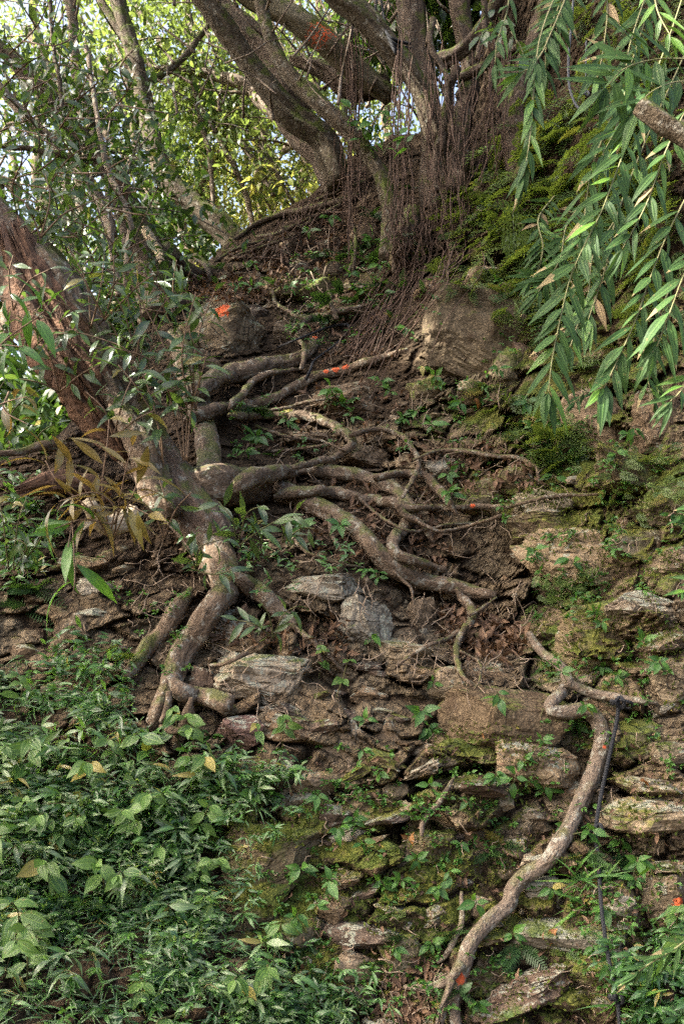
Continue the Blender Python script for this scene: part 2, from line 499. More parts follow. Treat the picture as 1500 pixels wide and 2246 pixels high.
def mat_plain(name, c1, c2, rough=0.7, scale=60.0, spec=0.3, strength=0.4):
    b = NB(name); P = b.pos(); n = b.noise(P, scale, 4.0, 0.6)
    r = b.math('FRACT', b.math('ADD', b.attr('rnd'), b.n('ShaderNodeObjectInfo').outputs['Random']))
    f = b.math('ADD', b.math('MULTIPLY', r, 0.5), b.math('MULTIPLY', n, 0.6), True)
    p = b.n('ShaderNodeBsdfPrincipled', {'Base Color': b.mix(f, c1, c2), 'Roughness': rough, 'Normal': b.bump(n, strength, 0.004)})
    p.inputs['Specular IOR Level'].default_value = spec
    return b.surf(p.outputs[0])

def mat_rope(name, c1, c2):
    b = NB(name); bk = b.attr('bark', 'Vector')
    sp = b.n('ShaderNodeSeparateXYZ', {0: bk})
    w = b.math('SINE', b.math('ADD', b.math('MULTIPLY', sp.outputs[2], 1800.0), b.math('MULTIPLY', sp.outputs[0], 900.0)))
    col = b.mix(b.math('MULTIPLY', b.math('ADD', w, 1.0), 0.5), c1, c2)
    p = b.n('ShaderNodeBsdfPrincipled', {'Base Color': col, 'Roughness': 0.85, 'Normal': b.bump(w, 0.5, 0.002)})
    return b.surf(p.outputs[0])

M = {}
M['clidemia'] = mat_leaf('ribbed_leaf', (0.035, 0.095, 0.018), (0.12, 0.22, 0.04), 0.38, 0.3, None, 'ribs', spec=0.4)
M['herb'] = mat_leaf('herb_leaf', (0.021, 0.074, 0.02), (0.115, 0.245, 0.058), 0.27, 0.33, None, 'mid', spec=0.8)
M['herb_pale'] = mat_leaf('pale_herb_leaf', (0.05, 0.105, 0.038), (0.17, 0.265, 0.10), 0.28, 0.33, None, 'mid', spec=0.9)
M['seedling'] = mat_leaf('seedling_leaf', (0.03, 0.10, 0.018), (0.09, 0.21, 0.03), 0.42, 0.35, None, 'mid')
M['glossy'] = mat_leaf('glossy_sapling_leaf', (0.024, 0.06, 0.016), (0.09, 0.155, 0.04), 0.28, 0.35, None, 'mid', spec=0.8)
M['bamboo'] = mat_leaf('bamboo_leaf', (0.018, 0.05, 0.014), (0.058, 0.118, 0.032), 0.48, 0.25, None, 'parallel', (0.30, 0.24, 0.12), 0.2)
M['bamboo_bright'] = mat_leaf('young_bamboo_leaf', (0.06, 0.15, 0.02), (0.11, 0.22, 0.03), 0.42, 0.35, None, 'parallel')
M['dry'] = mat_leaf('dry_bamboo_leaf', (0.22, 0.15, 0.07), (0.33, 0.26, 0.14), 0.6, 0.3, (0.5, 0.3, 0.1), 'parallel')
M['bronze'] = mat_leaf('bronze_leaf', (0.10, 0.095, 0.022), (0.19, 0.14, 0.04), 0.3, 0.3, (0.4, 0.25, 0.05), 'mid', spec=0.6)
M['fern'] = mat_leaf('fern_frond', (0.03, 0.075, 0.016), (0.14, 0.20, 0.045), 0.5, 0.33, None, 'none')
M['moss'] = mat_leaf('moss_blade', (0.035, 0.052, 0.01), (0.115, 0.145, 0.028), 0.8, 0.3, None, 'none', spec=0.1)
M['fern_dark'] = mat_leaf('dark_fern_frond', (0.018, 0.055, 0.015), (0.05, 0.11, 0.025), 0.5, 0.3, None, 'none')
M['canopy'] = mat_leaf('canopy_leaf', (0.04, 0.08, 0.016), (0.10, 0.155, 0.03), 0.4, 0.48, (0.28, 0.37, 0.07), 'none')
M['canopy_sun_tint'] = mat_leaf('sun_tinted_canopy_leaf', (0.13, 0.17, 0.03), (0.26, 0.30, 0.06), 0.4, 0.5, (0.6, 0.6, 0.12), 'none')  # sunlight painted into the leaf colour, lighter and yellower than canopy
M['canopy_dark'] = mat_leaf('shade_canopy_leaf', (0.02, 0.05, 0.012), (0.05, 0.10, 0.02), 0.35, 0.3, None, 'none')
M['dead'] = mat_leaf('dead_leaf', (0.055, 0.032, 0.02), (0.20, 0.125, 0.075), 0.7, 0.1, (0.3, 0.15, 0.05), 'mid', spec=0.2)
M['orange_leaf'] = mat_leaf('fallen_orange_leaf', (0.20, 0.09, 0.03), (0.30, 0.15, 0.05), 0.55, 0.2, (0.5, 0.2, 0.04), 'mid', spec=0.3)
M['stem'] = mat_plain('green_stem', (0.05, 0.07, 0.02), (0.11, 0.09, 0.04))
M['stem_brown'] = mat_plain('brown_stem', (0.10, 0.065, 0.04), (0.22, 0.145, 0.09))
M['stem_bamboo'] = mat_plain('bamboo_stem', (0.14, 0.16, 0.06), (0.26, 0.24, 0.12))
M['twig'] = mat_plain('dry_twig', (0.07, 0.045, 0.03), (0.30, 0.23, 0.16))
M['rope_black'] = mat_rope('black_rope', (0.003, 0.0035, 0.0045), (0.014, 0.016, 0.02))
M['rope_grey'] = mat_rope('grey_rope', (0.05, 0.055, 0.06), (0.12, 0.13, 0.14))
M['ground'] = mat_ground()
M['aerial'] = mat_bark('aerial_root_bark', (0.055, 0.034, 0.024), (0.135, 0.088, 0.062), 0.1, 0.0)
M['thin_trunk'] = mat_bark('sapling_bark', (0.13, 0.10, 0.075), (0.24, 0.19, 0.14), 0.4, 0.1)
M['deadwood'] = mat_bark('rotten_wood', (0.024, 0.014, 0.009), (0.19, 0.105, 0.062), 0.25, 0.0, (0.32, 0.20, 0.125))
M['pale_wood'] = mat_bark('split_pale_wood', (0.32, 0.25, 0.16), (0.5, 0.42, 0.29), 0.1, 0.0)

# ------------------------------------------------------------------ leaf templates (length 1 along +Y)
def leaf_tpl(rows=6, wid=0.3, peak=0.42, sharp=1.0, fold=0.25, droop=0.15, stalk=0.06, wav=0.0, twist=0.0, seed=0):
    r = np.random.default_rng(seed)
    V = []; U = []
    for i in range(rows + 1):
        t = i / rows
        a = t / peak if t < peak else (1 - t) / (1 - peak)
        w = wid * 0.5 * (math.sin(a * math.pi / 2) ** (0.9 if t < peak else sharp))
        if i == 0: w = 0.006
        if i == rows: w = 0.002
        y = stalk + t * (1 - stalk)
        z = -droop * t * t
        tw = twist * t
        for sx in (-1, 0, 1):
            zz = fold * abs(sx) * w + (wav * w * math.sin(t * 9 + sx * 1.3 + seed) if sx else 0)
            x = sx * w
            V.append((x * math.cos(tw) - zz * math.sin(tw), y - 0.25 * droop * t ** 3, z + x * math.sin(tw) + zz * math.cos(tw)))
            U.append((0.5 + 0.5 * sx, t))
    F = []
    for i in range(rows):
        for j in (0, 1):
            a = i * 3 + j
            F.append((a, a + 1, a + 4, a + 3))
    V = np.array(V); U = np.array(U); F = np.array(F)
    return V, F, U

LT = {
    'clid': [leaf_tpl(7, 0.46, 0.42, 1.1, 0.22, d, 0.05, 0.12, 0.1 * k, k) for k, d in enumerate((0.10, 0.25, 0.4, 0.55))],
    'lance': [leaf_tpl(6, 0.26, 0.42, 1.15, 0.3, d, 0.06, 0.1, 0.25 * (k - 1), k) for k, d in enumerate((0.08, 0.22, 0.4, 0.6))],
    'ovate': [leaf_tpl(6, 0.42, 0.38, 1.2, 0.25, d, 0.08, 0.15, 0.2 * (k - 1), k) for k, d in enumerate((0.1, 0.25, 0.45))],
    'bamb': [leaf_tpl(8, 0.165, 0.3, 1.15, 0.22, d, 0.03, 0.12, 0.3 * (k - 1.5), k) for k, d in enumerate((0.02, 0.08, 0.15, 0.28))],
    'grass': [leaf_tpl(6, 0.07, 0.3, 1.2, 0.5, d, 0.0, 0.1, 0.6 * (k - 1), k) for k, d in enumerate((0.25, 0.5, 0.8))],
    'long': [leaf_tpl(8, 0.2, 0.45, 1.2, 0.3, d, 0.05, 0.1, 0.3 * (k - 1.5), k) for k, d in enumerate((0.1, 0.3, 0.5, 0.8))],
    'dead': [leaf_tpl(5, 0.40, 0.45, 1.0, 0.9, d, 0.08, 0.5, 0.7 * (k - 1), k) for k, d in enumerate((-0.4, 0.3, 0.7))],
    'tiny': [leaf_tpl(2, 0.44, 0.5, 1.0, 0.25, d, 0.05, 0.0, 0.2, k) for k, d in enumerate((0.1, 0.35))],
    'small': [leaf_tpl(3, 0.42, 0.45, 1.1, 0.25, d, 0.05, 0.0, 0.2, k) for k, d in enumerate((0.1, 0.35))],
}

def fern_tpl(pairs=11, sub=5, droop=0.35, wid=0.42, seed=0):
    """a flat spray: rachis with pinnae, each pinna set with tiny leaflets"""
    r = np.random.default_rng(seed)
    V = []; F = []; U = []
    def quad(p, d, n, L, w):
        x = np.cross(d, n); x /= max(np.linalg.norm(x), 1e-6)
        b = len(V)
        V.extend([p, p + d * L * .5 + x * w, p + d * L, p + d * L * .5 - x * w]); U.extend([(0.5, 0), (1, .5), (.5, 1), (0, .5)])
        F.append((b, b + 1, b + 2, b + 3))
    n = np.array([0, 0, 1.0])
    pts = [np.array([0, t, -droop * t * t]) for t in np.linspace(0, 1, pairs + 2)]
    for i in range(len(pts) - 1):
        d = pts[i + 1] - pts[i]
        quad(pts[i], d / np.linalg.norm(d), n, np.linalg.norm(d) * 1.1, 0.008)
    for i in range(1, pairs + 1):
        t = i / (pairs + 1)
        Lp = wid * 0.62 * math.sin(min(1, t * 2.2 + .25) * math.pi / 2) * (1 - t) ** 0.55 + 0.03
        for s in (-1, 1):
            d = np.array([s * 1.0, 0.55, -0.12 + r.normal() * 0.12]); d /= np.linalg.norm(d)
            for k in range(sub):
                q = pts[i] + d * Lp * (k + 0.3) / sub
                q[2] -= 0.15 * Lp * ((k + .3) / sub) ** 2
                for s2 in (-1, 1):
                    dd = d + s2 * np.array([-0.55 * s * s2 * 0 + 0.0, 0.75, 0.0]) + r.normal(size=3) * 0.12
                    dd /= np.linalg.norm(dd)
                    quad(q, dd, n + r.normal(size=3) * .2, Lp / sub * 1.3, Lp / sub * 0.36)
    return np.array(V), np.array(F), np.array(U)
def ladder_tpl(pairs=13, droop=0.35, wid=0.3, seed=0):
    """simple once-divided fern frond"""
    r = np.random.default_rng(seed)
    V = []; F = []; U = []
    for i in range(pairs + 1):
        t = i / (pairs + 1)
        p = np.array([0, t, -droop * t * t])
        L = wid * math.sin(math.pi * min(1, 0.18 + t * 0.82) ** 0.9) * 0.75 + 0.015
        for s in (-1, 1):
            d = np.array([s, 0.35 + 0.3 * t, -0.15 + r.normal() * 0.1]); d /= np.linalg.norm(d)
            w = 0.5 / pairs
            b = len(V)
            y = np.array([0, 1, 0])
            V.extend([p - y * w * .6, p + d * L * .55 - y * w * .8, p + d * L, p + d * L * .55 + y * w * .8, p + y * w * .6])
            U.extend([(0, 0), (0, .5), (.5, 1), (1, .5), (1, 0)])
            F.append((b, b + 1, b + 2, b + 3, b + 4) if s > 0 else (b + 4, b + 3, b + 2, b + 1, b))
    return np.array(V), np.array(F), np.array(U)
FT = [fern_tpl(9, 3, d, w, k) for k, (d, w) in enumerate(((0.2, 0.45), (0.5, 0.5), (0.8, 0.4)))]
FL = [ladder_tpl(13, d, w, k) for k, (d, w) in enumerate(((0.3, 0.36), (0.6, 0.3)))]

_lm = {}
def leaf_mesh(kind, k, mat):
    key = (kind, k, mat)
    if key not in _lm:
        v, f, u = (FT if kind == 'fern' else FL if kind == 'ladder' else LT[kind])[k]
        _lm[key] = np_mesh(kind + '_leaf', v, f, [M[mat]], uv=u)
    return _lm[key]
def nvar(kind): return len(FT if kind == 'fern' else FL if kind == 'ladder' else LT[kind])

# ------------------------------------------------------------------ the hillside
CTRL = np.array([
 (-800,2800,2.7),(-300,2800,2.8),(300,2800,3.0),(800,2800,3.1),(1300,2800,3.1),(1800,2800,3.0),(2300,2800,2.9),
 (-800,2246,3.0),(-300,2246,3.1),(0,2246,3.3),(300,2246,3.35),(600,2246,3.5),(900,2246,3.55),(1250,2246,3.5),(1500,2246,3.4),(1900,2246,3.2),(2300,2246,3.0),
 (0,1900,3.75),(300,1900,3.8),(600,1900,3.85),(900,1900,3.85),(1250,1900,3.8),(1500,1900,3.7),(1900,1900,3.45),(-400,1900,3.5),
 (0,1600,4.15),(200,1600,4.15),(400,1620,4.1),(600,1650,4.02),(900,1650,4.12),(1100,1650,4.08),(1250,1600,4.1),(1500,1600,3.95),(-400,1500,3.9),
 (0,1400,4.5),(200,1400,4.45),(400,1450,4.35),(600,1450,4.25),(760,1500,4.3),(900,1460,4.42),(1050,1480,4.4),(1150,1470,4.38),(1250,1450,4.38),(1400,1500,4.12),
 (600,1300,4.55),(800,1330,4.6),(900,1350,4.75),(1000,1300,4.95),(1010,1400,4.7),(1080,1300,4.85),(1150,1380,4.6),(1250,1300,4.6),(1500,1200,4.35),(1900,1200,4.0),(2300,1200,3.6),
 (0,1200,4.9),(200,1200,4.9),(400,1200,4.9),(0,1040,5.4),(150,1000,5.5),(-500,1100,5.0),(-850,1050,4.8),(-300,1000,5.4),
 (600,1150,5.0),(800,1150,5.0),(950,1180,5.1),(600,1050,5.4),(800,1020,5.5),(450,1050,5.2),(300,1000,5.6),
 (600,900,6.2),(450,900,5.9),(800,900,5.9),(1000,900,5.7),(1000,1020,5.4),(1150,1000,5.2),(1250,1100,4.95),(1250,900,5.3),
 (600,800,6.6),(450,800,6.5),(340,800,6.6),(250,850,6.2),(600,700,7.2),(450,700,7.2),(800,700,6.8),(1000,700,6.1),(1150,700,5.8),(1250,700,5.7),(1400,700,5.35),
 (600,600,7.9),(480,560,8.4),(420,620,8.1),(330,660,7.9),(520,525,8.7),(700,600,7.75),(800,560,7.5),(1000,560,6.7),(900,620,6.9),(700,470,8.4),(620,480,8.6),(760,400,8.4),
 (900,450,7.3),(1000,450,7.0),(850,350,8.3),(950,340,8.3),(1050,300,7.9),(1120,300,6.9),(1250,400,6.2),(1250,100,6.6),(1120,50,7.4),
 (1500,900,4.7),(1500,500,5.1),(1500,0,5.6),(1900,500,4.5),(1900,0,5.0),(2300,500,4.0),(1500,-500,6.4),(1900,-500,5.8),(2300,-500,5.2),(1200,-500,8.0),(1050,100,9.0)], float)
def tps_fit(C, lam=0.02):
    X = C[:, :2] / 500.0
    d = np.linalg.norm(X[:, None] - X[None], axis=2)
    K = np.where(d > 0, d * d * np.log(d + 1e-12), 0) + lam * np.eye(len(C))
    Pm = np.hstack([np.ones((len(C), 1)), X])
    A = np.zeros((len(C) + 3, len(C) + 3)); A[:len(C), :len(C)] = K; A[:len(C), len(C):] = Pm; A[len(C):, :len(C)] = Pm.T
    return X, np.linalg.solve(A, np.concatenate([C[:, 2], np.zeros(3)]))
_TX, _TW = tps_fit(CTRL)
def base_depth(px, py):
    Q = np.stack([px, py], -1) / 500.0
    out = _TW[-3] + Q @ _TW[-2:]
    for k in range(len(_TX)):
        r2 = ((Q - _TX[k]) ** 2).sum(-1)
        out = out + _TW[k] * 0.5 * r2 * np.log(r2 + 1e-12)
    return np.clip(out, 2.6, 9.6)
CREST = np.array([(-900,1050),(-300,1010),(0,1010),(120,960),(220,860),(300,720),(350,625),(400,585),(440,590),(480,545),(520,520),(600,472),(680,432),(740,360),(800,325),(860,300),(930,290),(1000,230),(1060,60),(1110,-150),(1180,-420),(1300,-600),(2400,-700)], float)
COLS = np.concatenate([np.arange(-900, -60, 42), np.arange(-60, 1564, 4.0), np.arange(1570, 2410, 42)])
NC = len(COLS)
crest = np.interp(COLS, CREST[:, 0], CREST[:, 1]) + 5 * pn(np.stack([COLS / 30, COLS * 0, COLS * 0 + 3.3], -1)) * 2
NR = 540; PY0 = 2310.0
tt = np.linspace(0, 1, NR)
GPX = np.repeat(COLS[None], NR, 0)
GPY = PY0 + (crest[None] - PY0) * tt[:, None]
fx, fy = GPX.ravel(), GPY.ravel()
Y0 = base_depth(fx, fy)
P0 = at(fx, fy, Y0)

def blobs(px, py, lst):
    o = np.zeros(len(px))
    for x, y, rx, ry, a in lst:
        o += a * np.exp(-(((px - x) / rx) ** 2 + ((py - y) / ry) ** 2))
    return o
ROCKY = [(650,1650,350,350,.9),(1250,1300,350,450,.9),(1100,1900,450,350,.9),(1250,850,300,250,.8),(1020,720,180,150,.7),(150,1400,180,150,.8),(600,600,160,60,.5),(850,980,250,60,.5),(480,730,130,100,.4),
         (1000,1320,110,60,-.9),(820,1560,60,120,-.5),(820,760,120,140,-.6),(700,520,120,40,-.6),(950,1180,150,40,-.4)]
MOSSB = [(1400,1120,170,130,.75),(1300,1400,150,90,.55),(1100,1080,120,60,.6),(1000,2000,350,200,.45),(850,1900,300,150,.35),(560,1850,160,120,.7),(1050,1650,200,60,.4),(1150,480,200,300,.5),(1350,500,200,400,.6),(1250,900,200,150,.3),(1330,1640,120,90,.4),(1000,900,150,60,.4),(700,2100,150,150,.5),(650,640,120,50,.3),(1150,2180,200,60,.6),
         (1000,1300,120,80,-.5),(820,760,120,140,-.3)]
rocky = np.clip(blobs(fx, fy, ROCKY) + 0.15, 0, 1)
mossy = np.clip(blobs(fx, fy, MOSSB) * 1.15 + 0.28, 0, 1)
WP = P0 + 0.07 * np.stack([fbm(P0 * 4 + 9.1, 3), fbm(P0 * 4 + 31.7, 3), fbm(P0 * 4 + 53.9, 3)], -1)
def stones(scale, zs):
    F1, F2, cid, tl = voronoi(WP * np.array([1, 0.8, zs]) / scale)
    e = F2 - F1
    return sstep(0.01, 0.14, e) * (0.45 + 0.9 * cid + 0.55 * tl), cid, e
s1, c1, e1 = stones(0.30, 1.9)
s2, c2, e2 = stones(0.11, 1.5)
lowf = 0.10 * fbm(P0 * 1.6, 3)
m2 = sstep(-.12, .22, fbm(P0 * 2.4 + 70, 2))
bump = lowf + rocky * ((.45 + .55 * m2) * 0.155 * (s1 - 0.5) + m2 * 0.045 * (s2 - 0.5)) + (1 - rocky) * 0.026 * (s2 - 0.5)
bump += 0.05 * fbm(P0 * 6 + 3, 4, 0.55) + 0.022 * fbm(P0 * 24 + 8, 4, 0.6)
strat = pn(np.stack([P0[:, 0] * 1.1, P0[:, 1] * 1.1, P0[:, 2] * 11 + fbm(P0 * 3, 3) * 1.2], -1))
bump += rocky * 0.045 * strat
edge_fade = np.repeat(sstep(1.0, 0.985, tt)[:, None], NC, 1).ravel() * 0.8 + 0.2
Y1 = Y0 - bump * edge_fade
GY = Y1.reshape(NR, NC)
GYlow = (Y0 - lowf * edge_fade).reshape(NR, NC)
Vm = at(fx, fy, Y1).reshape(NR, NC, 3)
# ground towards the camera and behind it
front = []
p = Vm[0]
for py in (2340, 2400, 2500, 2650, 2850):
    yy = base_depth(COLS, np.full(NC, float(py)))
    front.append(at(COLS, np.full(NC, float(py)), yy))
last = front[-1]
for y, z in ((2.0, -0.15), (0.8, -0.22), (-1.5, -0.3), (-6, -0.4), (-25, -1.0)):
    q = last.copy(); q[:, 1] = y; q[:, 2] = z + 0.04 * pn(np.stack([COLS / 60, COLS * 0 + y, COLS * 0], -1)); q[:, 0] = last[:, 0] * (1.5 if y > -5 else 9)
    front.append(q)
# ground falling away behind the crest
back = []
cr = Vm[-1]
for s in (0.06, 0.15, 0.3, 0.55, 0.9, 1.5, 2.5, 4, 6, 9, 13, 18, 26, 40):
    q = cr.copy(); q[:, 1] += s
    rise = np.clip((crest < 200) * 1.0, 0, 1)
    q[:, 2] += np.where(rise > 0, 0.18 * s, 0.02 * math.sin(min(s, 1) * 3.1) - 0.16 * s - 0.002 * s * s)
    q[:, 0] *= 1 + s * 0.05
    q[:, 2] += 0.06 * fbm(q * 1.3, 3) * min(1, s * 2)
    back.append(q)
rows = front[::-1] + [Vm[i] for i in range(NR)] + back
GV = np.stack(rows).reshape(-1, 3)
NRT = len(rows)
def pad(a, fv, bv):
    return np.concatenate([np.full(len(front) * NC, fv), a, np.full(len(back) * NC, bv)])
ii = np.arange(NRT - 1)[:, None] * NC; jj = np.arange(NC - 1)[None, :]
GF = np.stack([ii + jj, ii + jj + 1, ii + NC + jj + 1, ii + NC + jj], -1).reshape(-1, 4)
gm = np_mesh('hillside', GV, GF, [M['ground']], smooth=False, attrs={'rocky': pad(rocky * (0.35 + 0.65 * sstep(0.03, 0.12, e1)), 0.2, 0.1), 'moss': pad(mossy, 0.3, 0.3), 'cell': pad(np.mod(c1 * .6 + c2 * .4, 1), 0.5, 0.5)})
hill = link('hillside', gm, kind='structure')

def glook(G, px, py):
    px = np.atleast_1d(np.asarray(px, float)); py = np.atleast_1d(np.asarray(py, float))
    ci = np.clip(np.interp(px, COLS, np.arange(NC)), 0, NC - 1.001)
    c0 = ci.astype(int); fc = ci - c0
    out = 0
    for c, w in ((c0, 1 - fc), (c0 + 1, fc)):
        t = np.clip((PY0 - py) / (PY0 - crest[c]), 0, 1) * (NR - 1.001)
        r0 = t.astype(int); fr = t - r0
        out = out + w * (G[r0, c] * (1 - fr) + G[r0 + 1, c] * fr)
    return out
def crest_at(px): return np.interp(px, COLS, crest)

# depth buffer in photo pixels: hillside + stones, so that things rest on what is there
CELL = 6
BW, BH = int(1700 / CELL), int(2500 / CELL)
bx = (np.arange(BW) + 0.5) * CELL - 100; by = (np.arange(BH) + 0.5) * CELL - 100
bpx, bpy_ = np.meshgrid(bx, by)
def _terr_buf(G):
    o = glook(G, bpx.ravel(), bpy_.ravel()).reshape(BH, BW)
    return o
ZB = _terr_buf(GY)
def zb_add(V):
    px, py = project(V)
    i = ((py + 100) / CELL).astype(int); j = ((px + 100) / CELL).astype(int)
    ok = (i >= 1) & (i < BH - 1) & (j >= 1) & (j < BW - 1)
    i, j, y = i[ok], j[ok], V[ok, 1]
    for di in (-1, 0, 1):
        for dj in (-1, 0, 1):
            np.minimum.at(ZB, (i + di, j + dj), y)
def surf(px, py):
    px = np.atleast_1d(np.asarray(px, float)); py = np.atleast_1d(np.asarray(py, float))
    j = np.clip((px + 100) / CELL - 0.5, 0, BW - 1.001); i = np.clip((py + 100) / CELL - 0.5, 0, BH - 1.001)
    i0, j0 = i.astype(int), j.astype(int); fi, fj = i - i0, j - j0
    return (ZB[i0, j0] * (1 - fi) * (1 - fj) + ZB[i0 + 1, j0] * fi * (1 - fj) + ZB[i0, j0 + 1] * (1 - fi) * fj + ZB[i0 + 1, j0 + 1] * fi * fj)
def spt(px, py): return at(px, np.asarray(py, float), surf(px, py))
def snorm(px, py, h=14):
    px = np.atleast_1d(np.asarray(px, float)); py = np.atleast_1d(np.asarray(py, float))
    a = spt(px + h, py) - spt(px - h, py); b = spt(px, py - h) - spt(px, py + h)
    n = unit(np.cross(a, b))
    n[n[:, 1] > 0] *= -1
    return n

# ------------------------------------------------------------------ stones
_ico = {}
def ico(sub):
    if sub not in _ico:
        bm = bmesh.new(); bmesh.ops.create_icosphere(bm, subdivisions=sub, radius=1)
        _ico[sub] = (np.array([v.co[:] for v in bm.verts]), np.array([[v.index for v in f.verts] for f in bm.faces])); bm.free()
    return _ico[sub]
def rock_v(seed, sub=5, planes=15, boxy=0.5, rough=0.04, strata=0.03, flake=1.0):
    r = np.random.default_rng(seed)
    V, F = ico(sub)
    p = np.sign(V) * np.abs(V) ** boxy
    for k in range(planes):
        n = r.normal(size=3); n[2] *= 0.8
        n /= np.linalg.norm(n)
        o = r.uniform(0.62, 0.98)
        d = p @ n - o
        p = p - np.maximum(d, 0)[:, None] * n[None] * 0.95
    q = p + seed * 7.7
    nrm = unit(p)
    # flaking: facets from a low-frequency cell pattern
    F1, F2, cid, tl = voronoi(q * np.array([1.1, 1.1, 1.9]) + 40)
    p = p * (1 + flake * (0.10 * (cid - 0.5) + 0.07 * tl) * sstep(0.0, 0.08, F2 - F1))[:, None]
    p = p + nrm * (rough * fbm(q * 2.2, 3) * 1.6 + rough * 1.3 * fbm(q * 7, 4, 0.65))[:, None]
    st = pn(np.stack([q[:, 0] * .5, q[:, 1] * .5, q[:, 2] * 6 + fbm(q * 1.5, 2)], -1))
    p = p + nrm * np.array([1, 1, 0.2]) * (strata * 1.6 * st)[:, None]
    p = p / np.abs(p).max(0)
    return p, F
RM = {}
RM['tan'] = mat_rock('tan_rock', (0.12, 0.098, 0.066), (0.25, 0.21, 0.145), 0.40, 0.15, 0.12)
RM['brown'] = mat_rock('brown_rock', (0.092, 0.07, 0.046), (0.20, 0.155, 0.105), 0.38, 0.1, 0.15)
RM['grey'] = mat_rock('grey_lichen_rock', (0.13, 0.117, 0.09), (0.26, 0.235, 0.185), 0.3, 0.6, 0.05)
RM['moss'] = mat_rock('mossy_rock', (0.085, 0.07, 0.045), (0.165, 0.14, 0.09), 0.98, 0.1, 0.1)
RM['dark'] = mat_rock('dark_rock', (0.05, 0.04, 0.034), (0.115, 0.09, 0.07), 0.25, 0.1, 0.3)
RM['purple'] = mat_rock('purple_brown_rock', (0.085, 0.055, 0.05), (0.18, 0.125, 0.11), 0.12, 0.25, 0.15)
RM['smooth'] = mat_rock('smooth_tan_rock', (0.095, 0.073, 0.045), (0.18, 0.14, 0.09), 0.5, 0.0, 0.3, cr=0.2)
ORANGE = [((487, 678), 0.050), ]
